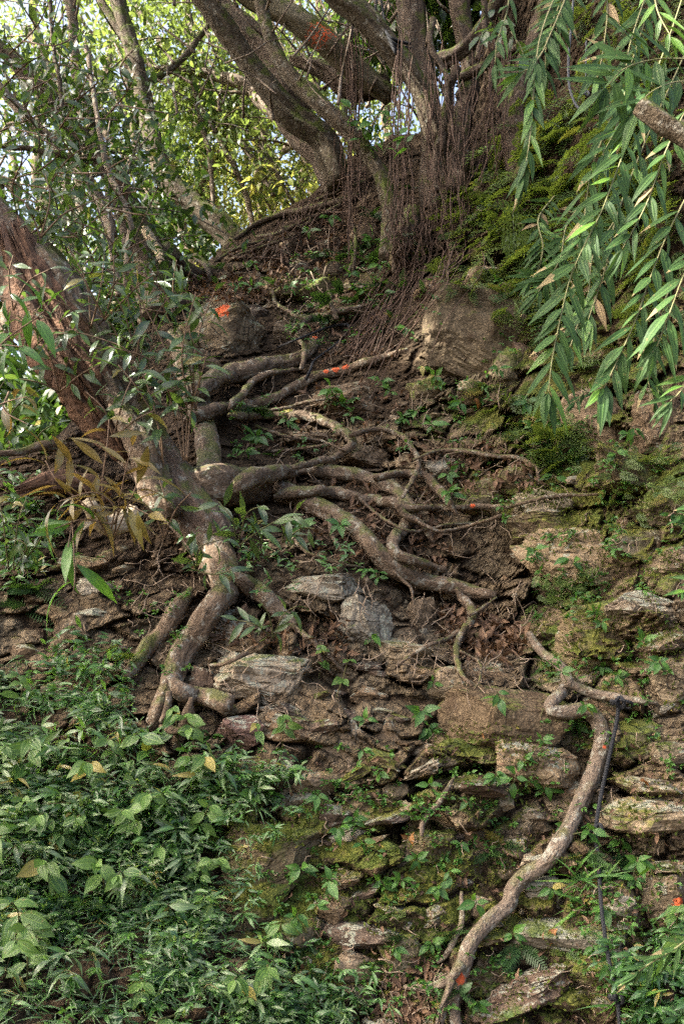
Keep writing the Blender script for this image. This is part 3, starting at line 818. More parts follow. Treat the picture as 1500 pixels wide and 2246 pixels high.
STONES = [
 # cx, cy, w, h, roll, material, depth ratio, label
 (490,738,222,200,-6,'paint',0.9,'big mossy boulder with an orange paint blot below the gully'),
 (1025,738,270,215,-22,'smooth',0.6,'largest smooth tan boulder left of the bamboo leaves'),
 (1240,1235,250,150,-6,'tan',0.7,'big angular tan block right of the dark root hollow'),
 (1300,1405,240,165,3,'moss',0.6,'green mossed block above the knotted black rope'),
 (1125,1570,330,150,-7,'smooth',0.8,'broad ledge slab under the bend of the winding root'),
 (715,1295,200,84,-4,'grey',0.9,'flat lichen spotted slab under the tangle of roots'),
 (803,1380,150,130,-18,'grey',0.8,'dark tilted block below the flat lichen slab'),
 (580,1482,230,125,-9,'grey',0.9,'long pale lichen slab beside the mossy root stub'),
 (537,1610,128,80,4,'purple',0.9,'purple brown stone under the pale lichen slab'),
 (1425,1795,240,95,3,'tan',0.9,'flat tan slab beside the knot in the black rope'),
 (605,1880,260,170,8,'moss',0.6,'broad mossy rock face low beside the leafy bank'),
 (1465,1970,130,105,10,'paint2',0.8,'grey brown stone with an orange mark at right edge'),
 (1420,1345,200,95,-2,'grey',0.8,'grey slab beside the bamboo tips at right edge'),
 (502,1385,105,105,-35,'grey',0.9,'pale wedge stone held against the mossy big root'),
 (1130,1055,105,82,-15,'moss',0.9,'bright green mossy stone at the end of the thin root'),
 (1205,1112,155,66,-5,'tan',0.8,'flat brown stone topping a pair below the straight root'),
 # plain pieces of the slope
 (1120,800,85,95,10,'moss',.8,None),(765,890,180,110,-4,'brown',.7,None),(818,972,75,62,4,'brown',.9,None),(788,1005,140,58,-3,'brown',.9,None),
 (683,972,140,46,-8,'brown',.9,None),(905,1022,130,46,-10,'tan',.9,None),(968,1035,130,64,-6,'grey',.9,None),(1078,1078,110,62,-20,'moss',.9,None),(1050,1112,90,50,0,'moss',.9,None),
 (1185,1165,180,80,-3,'moss',.8,None),(1190,1292,60,66,20,'tan',.8,None),(1462,1405,130,50,2,'brown',.9,None),(1478,1495,105,110,15,'tan',.8,None),
 (1185,1680,210,112,-3,'tan',.7,None),(1440,1728,190,44,-5,'tan',.9,None),(1240,1560,120,40,-3,'brown',.9,None),
 (645,1603,140,64,-14,'brown',.9,None),(640,1556,140,28,-20,'dark',.9,None),(556,1516,60,18,-12,'grey',.9,None),(590,1560,70,24,-10,'brown',.9,None),(570,1705,170,90,6,'brown',.7,None),(760,1640,120,130,10,'brown',.5,None),(690,1720,110,60,-8,'brown',.7,None),
 (918,1348,78,84,5,'brown',.8,None),(890,1440,155,84,-14,'tan',.8,None),(965,1512,120,90,12,'tan',.8,None),(1090,1485,150,62,-6,'brown',.8,None),(1180,1420,60,50,20,'brown',.9,None),
 (795,1795,100,84,-8,'moss',.7,None),(900,1783,76,44,-32,'tan',.9,None),(978,1790,92,46,-8,'tan',.9,None),(862,1735,62,36,-4,'tan',.9,None),(1020,1725,120,60,0,'moss',.6,None),
 (730,1998,92,72,-8,'brown',.8,None),(790,2045,190,54,-6,'dark',.8,None),(1185,1965,120,80,8,'grey',.7,None),(1235,2050,280,80,4,'grey',.6,None),(1150,2170,280,66,16,'dark',.6,None),(1310,2125,140,60,-4,'moss',.7,None),
 (935,1865,140,86,8,'moss',.7,None),(1010,1885,60,44,0,'moss',.9,None),(1040,1835,66,40,-10,'brown',.9,None),(870,1880,70,60,10,'brown',.8,None),(1130,1860,70,44,-6,'brown',.9,None),
 (190,1240,120,44,-3,'brown',.9,None),(215,1290,110,44,-4,'grey',.9,None),(200,1350,100,34,-3,'grey',.9,None),(165,1385,100,86,6,'brown',.8,None),(190,1455,80,44,4,'brown',.8,None),(120,1512,66,36,-4,'tan',.9,None),(60,1440,90,60,0,'brown',.7,None),(160,1540,90,50,5,'grey',.8,None),
 (1310,925,210,150,-14,'brown',.5,None),(1440,930,160,170,10,'brown',.5,None),(1395,1040,240,110,-12,'moss',.5,None),(1480,1100,140,120,0,'moss',.5,None),(1400,1200,160,90,-8,'moss',.6,None),(1480,1230,110,60,-6,'brown',.8,None),
 (740,545,84,62,8,'dark',.9,None),(660,540,70,54,-12,'dark',.9,None),(800,520,80,66,0,'brown',.8,None),(580,560,60,46,6,'brown',.9,None),(820,640,90,70,-10,'moss',.7,None),(760,700,80,50,10,'moss',.8,None),(560,690,80,60,0,'dark',.8,None),(640,740,90,60,-8,'brown',.8,None),(880,570,90,80,0,'moss',.6,None),(700,645,90,70,-25,'moss',.9,None),(645,650,110,56,-6,'moss',.9,None),(660,600,80,64,20,'dark',.9,None),(730,600,70,60,-10,'brown',.9,None),(590,640,70,40,0,'brown',.9,None),(560,612,46,36,5,'brown',.9,None),(620,578,46,38,0,'dark',.9,None),(690,568,50,44,12,'dark',.9,None),
 (1010,1650,130,60,4,'moss',.6,None),(850,1620,70,90,-12,'brown',.8,None),(830,1690,60,70,20,'brown',.8,None),(1330,1560,110,60,-6,'brown',.8,None),(1390,1620,150,80,6,'moss',.6,None),(1470,1660,100,70,-4,'tan',.8,None),(440,1500,60,80,10,'dark',.8,None),(450,1580,60,50,0,'dark',.9,None),
 (1380,2120,130,60,5,'grey',.7,None),(1250,2190,120,50,-4,'moss',.7,None),(650,2040,120,90,0,'moss',.6,None),(560,2000,120,100,0,'moss',.6,None),(880,2100,100,100,0,'moss',.5,None),(790,2130,110,80,0,'brown',.6,None),
 (450,800,90,60,-10,'brown',.8,None),(530,830,90,50,0,'brown',.8,None),(940,860,110,70,0,'moss',.6,None),(1040,860,90,60,0,'brown',.7,None),(960,640,120,60,-10,'brown',.6,None),(1050,620,110,70,0,'brown',.6,None)]
P_PAINT = []
stone_c = []
def place_stone(cx, cy, w, h, roll, dr, seed, sub, sink=0.22, sm=False):
    yt = float(np.median(glook(GYlow, [cx, cx - w * .3, cx + w * .3, cx], [cy, cy, cy, cy + h * .3])))
    s = yt / FPX / 2
    d = w * s * 2 * dr * 0.5
    c = at(np.array(cx), np.array(cy), yt + d * sink * 2 - d * 0.30)
    V, F = rock_v(seed, sub, 12, 0.55, 0.045, 0.006, 0.35) if sm else rock_v(seed, sub)
    V = V * np.array([w * s, d, h * s * 1.04])
    a = math.radians(-roll); yaw = np.random.default_rng(seed).uniform(-.25, .25)
    R = np.array(Matrix.Rotation(a, 3, 'Y') @ Matrix.Rotation(yaw, 3, 'Z'))
    return V @ R.T, F, c
for k, (cx, cy, w, h, roll, mt, dr, lab) in enumerate(STONES):
    V, F, c = place_stone(cx, cy, w, h, roll, dr, 100 + k, 5 if w > 130 else 4, 0.02 if mt == 'paint' else 0.2, mt == 'smooth')
    zb_add(V + c)
    stone_c.append((cx, cy, max(w, h) * .5))
    mat = RM.get(mt)
    me = np_mesh('stone', V, F, [mat] if mat else [], smooth=False)
    if lab:
        o = link('boulder', me, None, Matrix.Translation(Vector(c)), lab, 'boulder')
    else:
        o = link('stone', me, hill, Matrix.Translation(Vector(c)))
    if mt in ('paint', 'paint2'):
        P_PAINT.append((o, mt))
for o, mt in P_PAINT:
    x, y = (486, 679) if mt == 'paint' else (1490, 1982)
    q = spt(x, y)[0]
    o.data.materials.append(mat_rock('marked_' + mt, (0.09, 0.07, 0.045), (0.17, 0.14, 0.095), 0.62 if mt == 'paint' else 0.2, 0.7 if mt == 'paint' else 0.2, 0.2, [(q, 0.07 if mt == 'paint' else 0.026, False)]))
# smaller stones, bedded in the slope
STZ = [([(480,1560),(760,1500),(1050,1650),(1400,1560),(1500,1650),(1500,2246),(560,2246),(500,1900)], 90, 22, 95),
       ([(470,560),(560,530),(760,520),(790,640),(640,720),(560,650)], 95, 16, 54),
       ([(560,900),(1150,860),(1280,1080),(900,1100),(600,1060)], 26, 24, 60),
       ([(860,1290),(1120,1220),(1160,1400),(930,1420)], 34, 14, 36),
       ([(60,1200),(280,1200),(280,1560),(60,1560)], 22, 26, 60),
       ([(1050,450),(1300,900),(1500,950),(1500,1500),(1150,1350)], 34, 28, 80),
       ([(480,1300),(760,1330),(760,1500),(480,1560)], 22, 18, 48),
       ([(640,1560),(1000,1620),(1500,1540),(1500,2246),(640,2246)], 120, 50, 140), ([(1120,1000),(1500,1000),(1500,1560),(1150,1500)], 40, 50, 140), ([(500,1480),(780,1420),(1060,1520),(1020,1800),(640,1820),(560,1700)], 44, 40, 118)]
_var = [rock_v(500 + k, 4) for k in range(14)]
_vm = {}
for poly, n, a, b in STZ:
    g = np.random.default_rng(len(poly) + n + b)
    for (x, y) in sample_poly(poly, n, g):
        if any((x - sx) ** 2 + (y - sy) ** 2 < (sr * .75) ** 2 for sx, sy, sr in stone_c): continue
        w = a + (b - a) * g.random() ** 1.9; h = w * (g.uniform(.2, .42) if b > 100 else g.uniform(.3, .75))
        stone_c.append((x, y, w * .5))
        kk = int(g.integers(14)); mt = ['tan', 'brown', 'moss', 'dark', 'brown', 'grey'][int(g.integers(6))]
        if (kk, mt) not in _vm: _vm[kk, mt] = np_mesh('stone', _var[kk][0], _var[kk][1], [RM[mt]], smooth=False)
        yt = float(glook(GY, x, y)[0]); s = yt / FPX / 2
        c = at(np.array(x), np.array(y), yt + w * s * .25)
        Mx = Matrix.Translation(Vector(c)) @ Matrix.Rotation(math.radians(g.uniform(-28, 22)), 4, 'Y') @ Matrix.Rotation(g.uniform(-.5, .5) + (math.pi if g.random() < .5 else 0), 4, 'Z') @ Matrix.Diagonal((w * s, w * s * .8, h * s, 1))
        link('stone', _vm[kk, mt], hill, Mx)
        zb_add((np.array(Mx)[:3, :3] @ _var[kk][0].T).T + np.array(Mx)[:3, 3])
ZB0 = ZB.copy()   # ground and stones only

# ------------------------------------------------------------------ roots and trees
def rpath(pts, lift=0.6, step=7.0, smooth=5):
    """photo-pixel polyline (px,py,width[,Y]) laid on the ground (or at depth Y) -> centre line, radii"""
    A = [list(p) for p in pts]
    ex = len(A[0]) > 3
    P = crom(np.array(A, float), 12)
    seg = np.linalg.norm(np.diff(P[:, :2], axis=0), axis=1); s = np.concatenate([[0], np.cumsum(seg)])
    n = max(4, int(s[-1] / step)); t = np.linspace(0, s[-1], n)
    Q = np.stack([np.interp(t, s, P[:, k]) for k in range(P.shape[1])], -1)
    if ex:
        Y = Q[:, 3]
    else:
        Y = surf(Q[:, 0], Q[:, 1])
        k = 3
        Yp = np.pad(Y, k, mode='edge'); Y = np.min(np.stack([Yp[i:i + len(Y)] for i in range(2 * k + 1)]), 0)
        w = np.exp(-np.linspace(-2, 2, 2 * smooth + 1) ** 2); w /= w.sum()
        Y = np.convolve(np.pad(Y, smooth, mode='edge'), w, 'valid')
    R = np.maximum(Q[:, 2], 2.0) * 0.5 * Y / FPX
    if not ex: Y = Y - lift * R
    return at(Q[:, 0], Q[:, 1], Y), R

def mk_tube(pts, lift=0.6, nseg=None, rough=0.14, wob=0.5, seed=0, jag=0.0, sm=5, grain=1.3, taper=False):
    P, R = rpath(pts, lift, smooth=sm)
    rm = R.mean()
    P, R, _ = resample(P, R, max(0.012, rm * 0.55))
    if taper:
        R = R * (0.35 + 0.65 * sstep(0, 3.0 * R[0], np.linspace(0, np.linalg.norm(np.diff(P, axis=0), axis=1).sum(), len(R))))
    ns = nseg or int(np.clip(6 + rm * 420, 6, 34))
    return tube(P, R, ns, rough, wob, seed, jag, grain)

def local_mesh(t, name, mat, org):
    V, F, bk = t
    return np_mesh(name, V - np.asarray(org), F, [mat], attrs={'bark': bk})
_seed = [0]
def part_tube(name, pts, parent, mat, **kw):
    _seed[0] += 1
    kw.setdefault('seed', _seed[0])
    t = mk_tube(pts, **kw)
    o = link(name, local_mesh(t, name, mat, parent.location), parent)
    if 'noz' not in kw and len(pts[0]) == 3: zb_add(t[0])
    return o

pm = lambda x, y: spt(x, y)[0]
BK_OLD = mat_bark('old_tree_bark', (0.07, 0.048, 0.031), (0.19, 0.14, 0.095), 0.4, 0.32)
BK_TRUNK = mat_bark('grey_mossy_bark', (0.04, 0.031, 0.019), (0.12, 0.094, 0.06), 0.32, 0.74)
BK_FIG = mat_bark('fig_bark', (0.042, 0.028, 0.019), (0.11, 0.082, 0.056), 0.22, 0.55)
BK_WIND = mat_bark('winding_root_bark', (0.085, 0.064, 0.047), (0.21, 0.168, 0.124), 0.45, 0.2)

# --- the old leaning tree and its root system
BK_OTR = mat_bark('old_trunk_bark', (0.07, 0.046, 0.032), (0.19, 0.135, 0.095), 0.35, 0.35)
OT = thing('old_tree', pm(430, 1090), 'huge old leaning tree with broken rotten side and roots gripping the slope', 'tree')
part_tube('trunk', [(470,1190,90,4.75),(410,1110,125,4.85),(345,1020,125,4.92),(265,900,140,5.0),(200,790,170,5.08),(140,685,160,5.12),(50,580,160,5.2),(-80,470,155,5.3),(-300,320,150,5.4),(-520,120,150,5.4),(-700,-200,110,5.4)], OT, BK_OTR, rough=0.34, wob=0.3, nseg=56, grain=2.5)
part_tube('lit_ridge', [(385,1120,70,4.66),(345,1065,74,4.68),(295,965,60,4.72),(250,880,52,4.76),(222,800,46,4.80),(200,735,50,4.82),(150,670,80,4.84),(100,610,100,4.88),(50,545,70,4.95)], OT, BK_OLD, rough=0.4, wob=0.6, grain=2.2)
dw = part_tube('rotten_wood', [(275,1000,40,4.80),(205,890,90,4.78),(150,790,116,4.78),(105,700,112,4.80),(68,615,96,4.82),(46,560,64,4.84)], OT, M['deadwood'], rough=0.7, wob=0.4, nseg=72, jag=0.22, grain=5.0)
dw['label'] = 'rotten red-brown heartwood with a jagged broken top'
part_tube('dead_stub', [(300,1130,50,4.6),(240,1150,46,4.5),(205,1120,36,4.4),(195,1105,30,4.35)], OT, M['pale_wood'], rough=0.3)
part_tube('dead_stub', [(240,1085,36,4.7),(170,1065,50,4.62),(110,1058,46,4.55),(70,1068,36,4.5)], OT, M['deadwood'], rough=0.6, jag=0.1, grain=4)
part_tube('dead_branch', [(140,980,30,4.9),(100,978,24,4.8),(40,992,16,4.7),(-40,995,14,4.6)], OT, BK_OLD)
OROOTS = [
 ([(440,1110,50),(452,1060,60),(460,1010,60),(455,960,58),(440,900,62),(425,850,64),(405,790,54),(385,730,40)], .3),
 ([(400,1130,100),(455,1200,88),(490,1265,74),(485,1320,68),(440,1390,66),(395,1440,64),(368,1500,54),(345,1560,46),(336,1590,40),(350,1605,26)], .75),
 ([(370,1480,40),(400,1520,46),(440,1532,48),(480,1540,46),(508,1548,52)], .9),
 ([(420,1530,34),(412,1570,34),(400,1610,32),(385,1645,24)], .5),
 ([(350,1592,24),(380,1602,22),(405,1600,18)], .8),
 ([(372,1515,16),(366,1555,18),(352,1585,12)], 1.2),
 ([(500,1250,60),(560,1290,52),(600,1335,42),(650,1375,24)], .5),
 ([(420,1290,46),(370,1370,46),(320,1430,44),(275,1490,30)], .4),
 ([(345,1125,14),(385,1095,70),(425,1080,100),(480,1068,108),(545,1062,92),(600,1064,72),(650,1088,54),(720,1128,50),(790,1180,50),(860,1240,50),(930,1272,46),(1000,1290,42),(1040,1300,32),(1085,1306,22)], .75),
 ([(500,1085,30),(550,1052,50),(600,1036,44),(650,1033,34),(700,1032,38),(760,1042,38),(820,1055,38),(870,1080,38),(902,1120,38),(892,1150,35),(862,1182,33),(868,1210,30),(920,1236,26),(978,1252,18)], .8),
 ([(600,1090,40),(680,1075,30),(740,1085,32),(800,1095,32),(870,1106,27),(930,1115,18),(1030,1112,16),(1110,1110,13),(1200,1090,11),(1310,1084,7)], .6),
 ([(820,1045,20),(870,1038,22),(925,1045,24),(960,1072,26),(985,1105,18),(1000,1130,10)], .6),
 ([(870,1105,20),(900,1135,20),(935,1160,18),(950,1190,14)], .5),
 ([(395,890,30),(425,865,64),(470,835,62),(540,815,62),(600,800,56),(650,788,46),(682,765,38),(692,744,36)], .6),
 ([(405,925,20),(440,908,50),(500,892,36),(560,885,36),(620,864,34),(680,832,32),(740,816,31),(800,795,28),(860,778,22),(895,768,15)], .7),
 ([(500,900,24),(535,860,20),(560,832,20),(600,818,17),(660,810,10)], .7),
 ([(500,912,30),(545,912,24),(610,911,23),(680,914,25),(730,934,26),(766,960,26),(770,978,22),(740,1002,19),(690,1014,20),(640,1024,14)], .7),
 ([(765,955,16),(800,945,15),(835,941,16),(880,955,15),(905,985,15),(918,1020,14),(905,1052,13),(882,1092,10)], .9),
 ([(905,1010,7),(955,990,9),(1010,988,13),(1080,1000,12),(1140,1004,12),(1175,1025,10),(1182,1062,7)], .7),
 ([(1010,992,7),(975,1000,6),(990,1030,6),(985,1060,4)], .7),
 ([(660,812,13),(668,770,14),(645,722,12)], 1.6),
 ([(640,735,14),(668,702,19),(720,690,20),(765,678,15),(800,670,8)], .6),
 ([(738,700,14),(722,650,13),(740,634,12),(800,630,9)], .9),
 ([(598,636,9),(606,665,10),(645,690,11),(665,700,6)], .8),
 ([(1000,1290,26),(1032,1335,26),(1028,1368,22),(990,1396,13),(930,1420,11),(868,1462,6)], .9),
 ([(1024,1370,18),(1000,1420,17),(1006,1468,15),(1036,1506,9)], .9),
 ([(1028,1350,11),(1062,1330,9),(1088,1310,6)], .9),
 ([(1008,1428,8),(1050,1452,8),(1052,1488,6),(1040,1512,4)], .9),
 ([(640,1178,10),(682,1216,10),(750,1236,8),(800,1245,5)], .8),
 ([(700,1410,13),(745,1466,9),(770,1480,4)], .8),
 ([(640,1370,14),(690,1410,14),(705,1450,10),(730,1480,6)], .7),
 ([(545,1430,12),(500,1452,12),(460,1460,8)], .9),
 ([(780,1085,9),(830,1130,9),(900,1165,8),(985,1150,7),(1060,1145,6),(1110,1128,5)], .8),
 ([(910,1140,9),(960,1165,10),(1020,1155,9),(1100,1130,8)], .7),
 ([(560,935,9),(640,960,9),(700,965,7),(760,990,6)], .6),
 ([(590,990,8),(650,985,10),(720,975,8)], .6),
 ([(860,1250,9),(900,1290,9),(905,1320,6)], .8),
 ([(720,1130,12),(730,1180,10),(760,1220,7)], .5),
 ([(540,890,12),(600,900,10),(680,880,8),(760,870,6)], .6),
]
for k, (pts, lf) in enumerate(OROOTS):
    sl_ = .7 if k in (13, 14) else .84 if k <= 7 else .84
    pts = [(a_, b_, c_ * sl_) for a_, b_, c_ in pts]
    bm_ = BK_OLD
    mk = {10: [(1032, .016)], 13: [(692, .026)], 14: [(718, .022), (735, .03), (755, .03)]}.get(k)
    if mk and mk[0][0] < 1e8:
        Pp, Rr = rpath(pts, lf + .3); qx, qy = project(Pp); ms = []
        for x, r in mk:
            i = int(np.argmin(np.abs(qx - x))) if k != 13 else len(qx) - 1
            ms.append((Pp[i] + np.array([-.1, -.85, .45]) * Rr[i], r, False))
        bm_ = mat_bark('marked_root_bark', (0.07, 0.048, 0.031), (0.19, 0.14, 0.095), 0.4, 0.32, marks=ms)
    part_tube('root', pts, OT, bm_, lift=lf + .3, wob=0.8, rough=0.26, grain=1.6, taper=pts[0][2] > 20)
# --- the winding root on the right
WR = thing('winding_root', pm(1310, 1620), 'long bare root winding down the rock face to the lower edge', 'root')
for pts, lf in [
 ([(1158,1388,14),(1190,1432,19),(1230,1464,23),(1246,1500,25),(1216,1530,27),(1204,1552,27),(1230,1562,29),(1280,1556,33),(1308,1580,35),(1318,1622,35),(1310,1672,35),(1290,1722,35),(1266,1772,35),(1240,1832,35),(1200,1890,33),(1150,1922,33),(1124,1952,33),(1114,1986,33),(1070,2022,33),(1030,2072,33),(1014,2122,34),(1000,2164,30),(996,2210,26),(1004,2280,24)], 1.0),
 ([(1240,1496,20),(1300,1521,21),(1350,1531,21),(1382,1536,18),(1440,1542,9)], 1.1),
 ([(1012,2112,22),(982,2150,19),(940,2166,17),(885,2166,9)], .8),
 ([(990,2150,14),(978,2190,15),(962,2260,15)], .9), ([(985,2170,9),(965,2215,8),(955,2260,8)], .9)]:
    bm_ = BK_WIND
    if pts[0][0] == 1158:
        Pp, Rr = rpath(pts, lf, smooth=10); qx, qy = project(Pp); ms = []
        for y, r in ((1642, .008), (2150, .022)):
            i = int(np.argmin(np.abs(qy - y))); ms.append((Pp[i] + np.array([.2, -.9, .2]) * Rr[i], r, False))
        bm_ = mat_bark('marked_winding_bark', (0.085, 0.064, 0.047), (0.21, 0.168, 0.124), 0.45, 0.2, marks=ms)
    part_tube('root', pts, WR, bm_, lift=lf, wob=0.35, rough=0.2, sm=10, grain=1.6)
for pts, lab in [([(1012,1955,7),(1012,2020,13),(985,2085,13),(960,2112,7)], 'short dark root left of the lower winding root'),
                 ([(998,1700,6),(966,1755,12),(930,1800,14),(924,1834,8)], 'short crooked root above two tilted tan stones')]:
    o = thing('tree_root', pm(pts[1][0], pts[1][1]), lab, 'root')
    part_tube('root', pts, o, BK_WIND, lift=1.0)

# --- mound roots, fig tree
FT_ = thing('fig_tree', pm(950, 430), 'many stemmed fig tree on the bank with hanging aerial roots', 'tree')
BK_NET = mat_bark('moss_green_limb_bark', (0.10, 0.085, 0.05), (0.19, 0.16, 0.10), 0.1, 0.7, marks=[(at(np.array(702.), np.array(78.), 7.65), 0.13, True)])
limbs = [
 ('trunk', [(975,480,110,7.3),(962,400,82,7.3),(950,300,60,7.35),(930,200,60,7.4),(912,100,66,7.45),(895,0,66,7.5),(880,-150,76,7.6)], BK_FIG),
 ('trunk', [(1000,430,60,7.2),(1010,300,50,7.25),(1030,160,42,7.3),(1010,20,46,7.35),(1000,-120,44,7.4)], BK_FIG),
 ('limb', [(960,310,50,7.15),(925,210,48,7.1),(880,130,54,7.05),(820,60,58,7.0),(750,-5,60,6.95),(660,-90,80,6.9)], BK_TRUNK),
 ('limb', [(745,400,58,8.1),(715,320,64,8.05),(650,258,60,8.0),(580,180,54,7.95),(500,72,50,7.9),(430,-30,48,7.8),(350,-160,56,7.7)], BK_TRUNK),
 ('limb', [(690,290,50,8.3),(640,215,56,8.3),(600,150,60,8.35),(555,80,56,8.4),(500,20,44,8.4),(450,-30,40,8.4)], BK_FIG),
 ('limb', [(852,572,46,7.15),(855,480,37,7.2),(838,395,36,7.25),(800,330,39,7.3),(740,262,42,7.35),(680,205,40,7.4),(625,150,35,7.45),(585,55,30,7.5),(560,-60,26,7.5)], BK_TRUNK),
 ('limb', [(860,210,46,7.9),(800,165,52,7.85),(720,95,64,7.75),(640,40,56,7.7),(560,0,46,7.7),(470,-60,40,7.7)], BK_NET),
 ('limb', [(850,180,50,8.0),(780,195,52,8.1),(700,150,40,8.2),(640,130,26,8.3)], BK_FIG),
 ('limb', [(960,140,40,7.2),(1010,110,34,7.1),(1060,60,30,7.0),(1110,-40,30,6.9)], BK_FIG),
 ('limb', [(1010,170,26,7.1),(1070,140,22,7.0),(1150,95,16,6.8)], BK_FIG),
 ('limb', [(1600,360,50,2.95),(1500,298,48,3.0),(1450,265,50,3.02),(1405,235,44,3.05)], BK_TRUNK),
 ('limb', [(1150,420,70,6.6),(1130,300,60,6.7),(1140,180,50,6.8),(1190,80,60,6.8),(1220,-40,60,6.8)], BK_FIG),
]
for nm, pts, mt in limbs:
    part_tube(nm, pts, FT_, mt, rough=0.3, wob=0.5, grain=1.8)
g = np.random.default_rng(14)
tw = Acc()
for k in range(95):   # fine branches off the limbs
    x, y = g.uniform(380, 1000), g.uniform(-20, 300); Y = g.uniform(7.0, 9.0)
    a = g.choice([-2.2, -2.0, -1.0, -1.5, -2.6]) + g.normal() * .3; L = g.uniform(60, 190)
    q = [(x + L * s * math.cos(a) + g.normal() * 7 * s, y + L * s * math.sin(a) + g.normal() * 7 * s) for s in (0, .35, .7, 1)]
    c = crom(at(np.array([u[0] for u in q]), np.array([u[1] for u in q]), np.full(4, Y) + g.normal(size=4) * .08), 4)
    tw.add(tube(c, np.linspace(g.uniform(2, 4.5), 1.0, len(c)) * Y / FPX, 5, .08))
for V in tw.V: V -= np.array(FT_.location)
link('twigs', tw.mesh('twigs', M['thin_trunk']), FT_)
gc = np.random.default_rng(91)
_shade_c = np.stack([gc.uniform(-1.6, 3.4, 70), gc.uniform(4.6, 9.6, 70), gc.uniform(8.6, 10.8, 70)], -1)  # leaf clusters added above the view to darken the upper bank
part_tube('limb', [(740,420,50,8.4),(690,340,46,8.6),(640,290,40,8.8),(590,210,34,9.0),(530,120,30,9.2),(470,40,26,9.4),(420,-60,22,9.5)], FT_, BK_FIG)
g = np.random.default_rng(3)
for pts in [[(515,525,9),(560,492,12),(620,470,14),(690,455,16),(745,440,15),(790,430,12)], [(620,502,12),(660,500,14),(700,476,13),(748,448,11)], [(560,520,6),(620,508,8),(680,478,7),(740,462,6)],
            [(428,560,15),(455,585,15),(464,620,10)], [(470,575,6),(520,545,8),(590,525,7)], [(520,560,5),(580,540,7),(640,520,6)], [(700,420,10),(735,410,13),(775,395,13),(800,380,12)], [(690,440,8),(760,415,10),(820,390,10)],
            [(880,520,18),(870,560,24),(865,600,14)], [(900,470,50),(880,520,40),(870,560,26)], [(765,520,9),(775,560,8),(760,610,6)], [(770,480,8),(780,520,9),(775,600,6)]]:
    part_tube('root', pts, FT_, BK_FIG, lift=0.8)
for k in range(32):   # fine roots over the mound
    x, y = g.uniform(500, 780), 0
    y = crest_at(x) + g.uniform(8, 130) * (0.4 + (x - 480) / 350)
    a = g.normal(-0.45, 0.5); L = g.uniform(30, 110)
    pts = [(x, y, 2.6), (x + L * .4 * math.cos(a), y - L * .4 * math.sin(a) * -1 * -1 + g.normal() * 6, 3.2), (x + L * math.cos(a), y + L * math.sin(a) + g.normal() * 8, 2.4)]
    pts = [(p[0], max(p[1], crest_at(p[0]) + 4), p[2]) for p in pts]
    part_tube('root', pts, FT_, M['aerial'], lift=1.0, nseg=5)
# hanging aerial roots
def strand(pts, w, wig=4, g=g):
    n = len(pts)
    A = crom(np.array(pts, float), 3); n = len(A)
    q = [(p[0] + g.normal() * wig * .8, p[1] + g.normal() * 2, w * (1 - 0.4 * i / n) * g.uniform(.8, 1.2), p[2] + g.normal() * .02) for i, p in enumerate(A)]
    part_tube('aerial_root', q, FT_, M['aerial'], nseg=5, rough=0.05, wob=0.0)
for k in range(24):
    x = g.normal(772, 12); y1 = g.uniform(380, 600); Y = 7.35 + g.normal() * .08
    strand([(x, 60 + g.uniform(-80, 60), Y), (x + 2, 200, Y), (x + g.normal() * 4, 330, Y), (x + g.normal() * 6, y1, Y)], 1.8 + 2.4 * g.random() ** 2, 3)
for k in range(48):
    x = float(g.choice([868, 885, 905, 925, 948, 962, 985, 1005])) + g.normal() * 7; y0 = g.uniform(60, 230); y1 = g.uniform(400, 540); Y = 6.75 + g.normal() * .14
    sl_ = (930 - x) * 0.12
    strand([(x + sl_, y0, Y + .15), (x + g.normal() * 5, (y0 + y1) / 2 - 40, Y), (x - sl_ * .4, (y0 + y1) / 2 + 60, Y), (x - sl_ + g.normal() * 10, y1, Y - .1)], 1.6 + 2.6 * g.random() ** 2.2, 3.5)
for k in range(58):
    s = g.random()
    x0 = 860 + 170 * s + g.normal() * 14; y0 = 430 + 60 * g.random(); x1 = 760 + 120 * s + g.normal() * 26; y1 = 790 - 150 * s * g.random() + g.normal() * 26
    Y0_, Y1_ = 6.75, None
    mx, my = (x0 + x1) / 2 + 30 * g.random() + 22, (y0 + y1) / 2
    Y1_ = float(surf(x1, y1)[0]) - 0.06; Ym = float(surf(mx, my)[0]) - 0.10 * g.random() - 0.05
    strand([(x0, y0, min(Y0_, float(surf(x0, y0)[0]) - .05)), ((x0 + mx) / 2 + 10, (y0 + my) / 2, min(6.75, float(surf((x0 + mx) / 2, (y0 + my) / 2)[0]) - .06)), (mx, my, Ym), (x1, y1, Y1_)], 1.6 + 2.6 * g.random() ** 2.2, 9)
for k in range(22):
    x = g.uniform(1025, 1120); y0 = g.uniform(40, 200); y1 = g.uniform(300, 450); Y = 6.6 + g.normal() * .1
    strand([(x, y0, Y), (x + g.normal() * 14, (y0 + y1) / 2, Y), (x - 20 + g.normal() * 20, y1, Y)], g.uniform(2.5, 4.5), 4)
for pts in [[(950,40,16,6.7),(945,90,14,6.65),(965,140,13,6.65),(990,180,10,6.65)], [(1060,-10,14,6.6),(1062,60,13,6.6),(1045,130,12,6.6)], [(985,180,14,6.7),(975,240,14,6.7),(968,330,12,6.75)], [(1000,150,22,6.75),(985,230,20,6.8),(960,330,18,6.85),(955,420,16,6.85)]]:
    part_tube('aerial_root', pts, FT_, BK_FIG, wob=1.0)

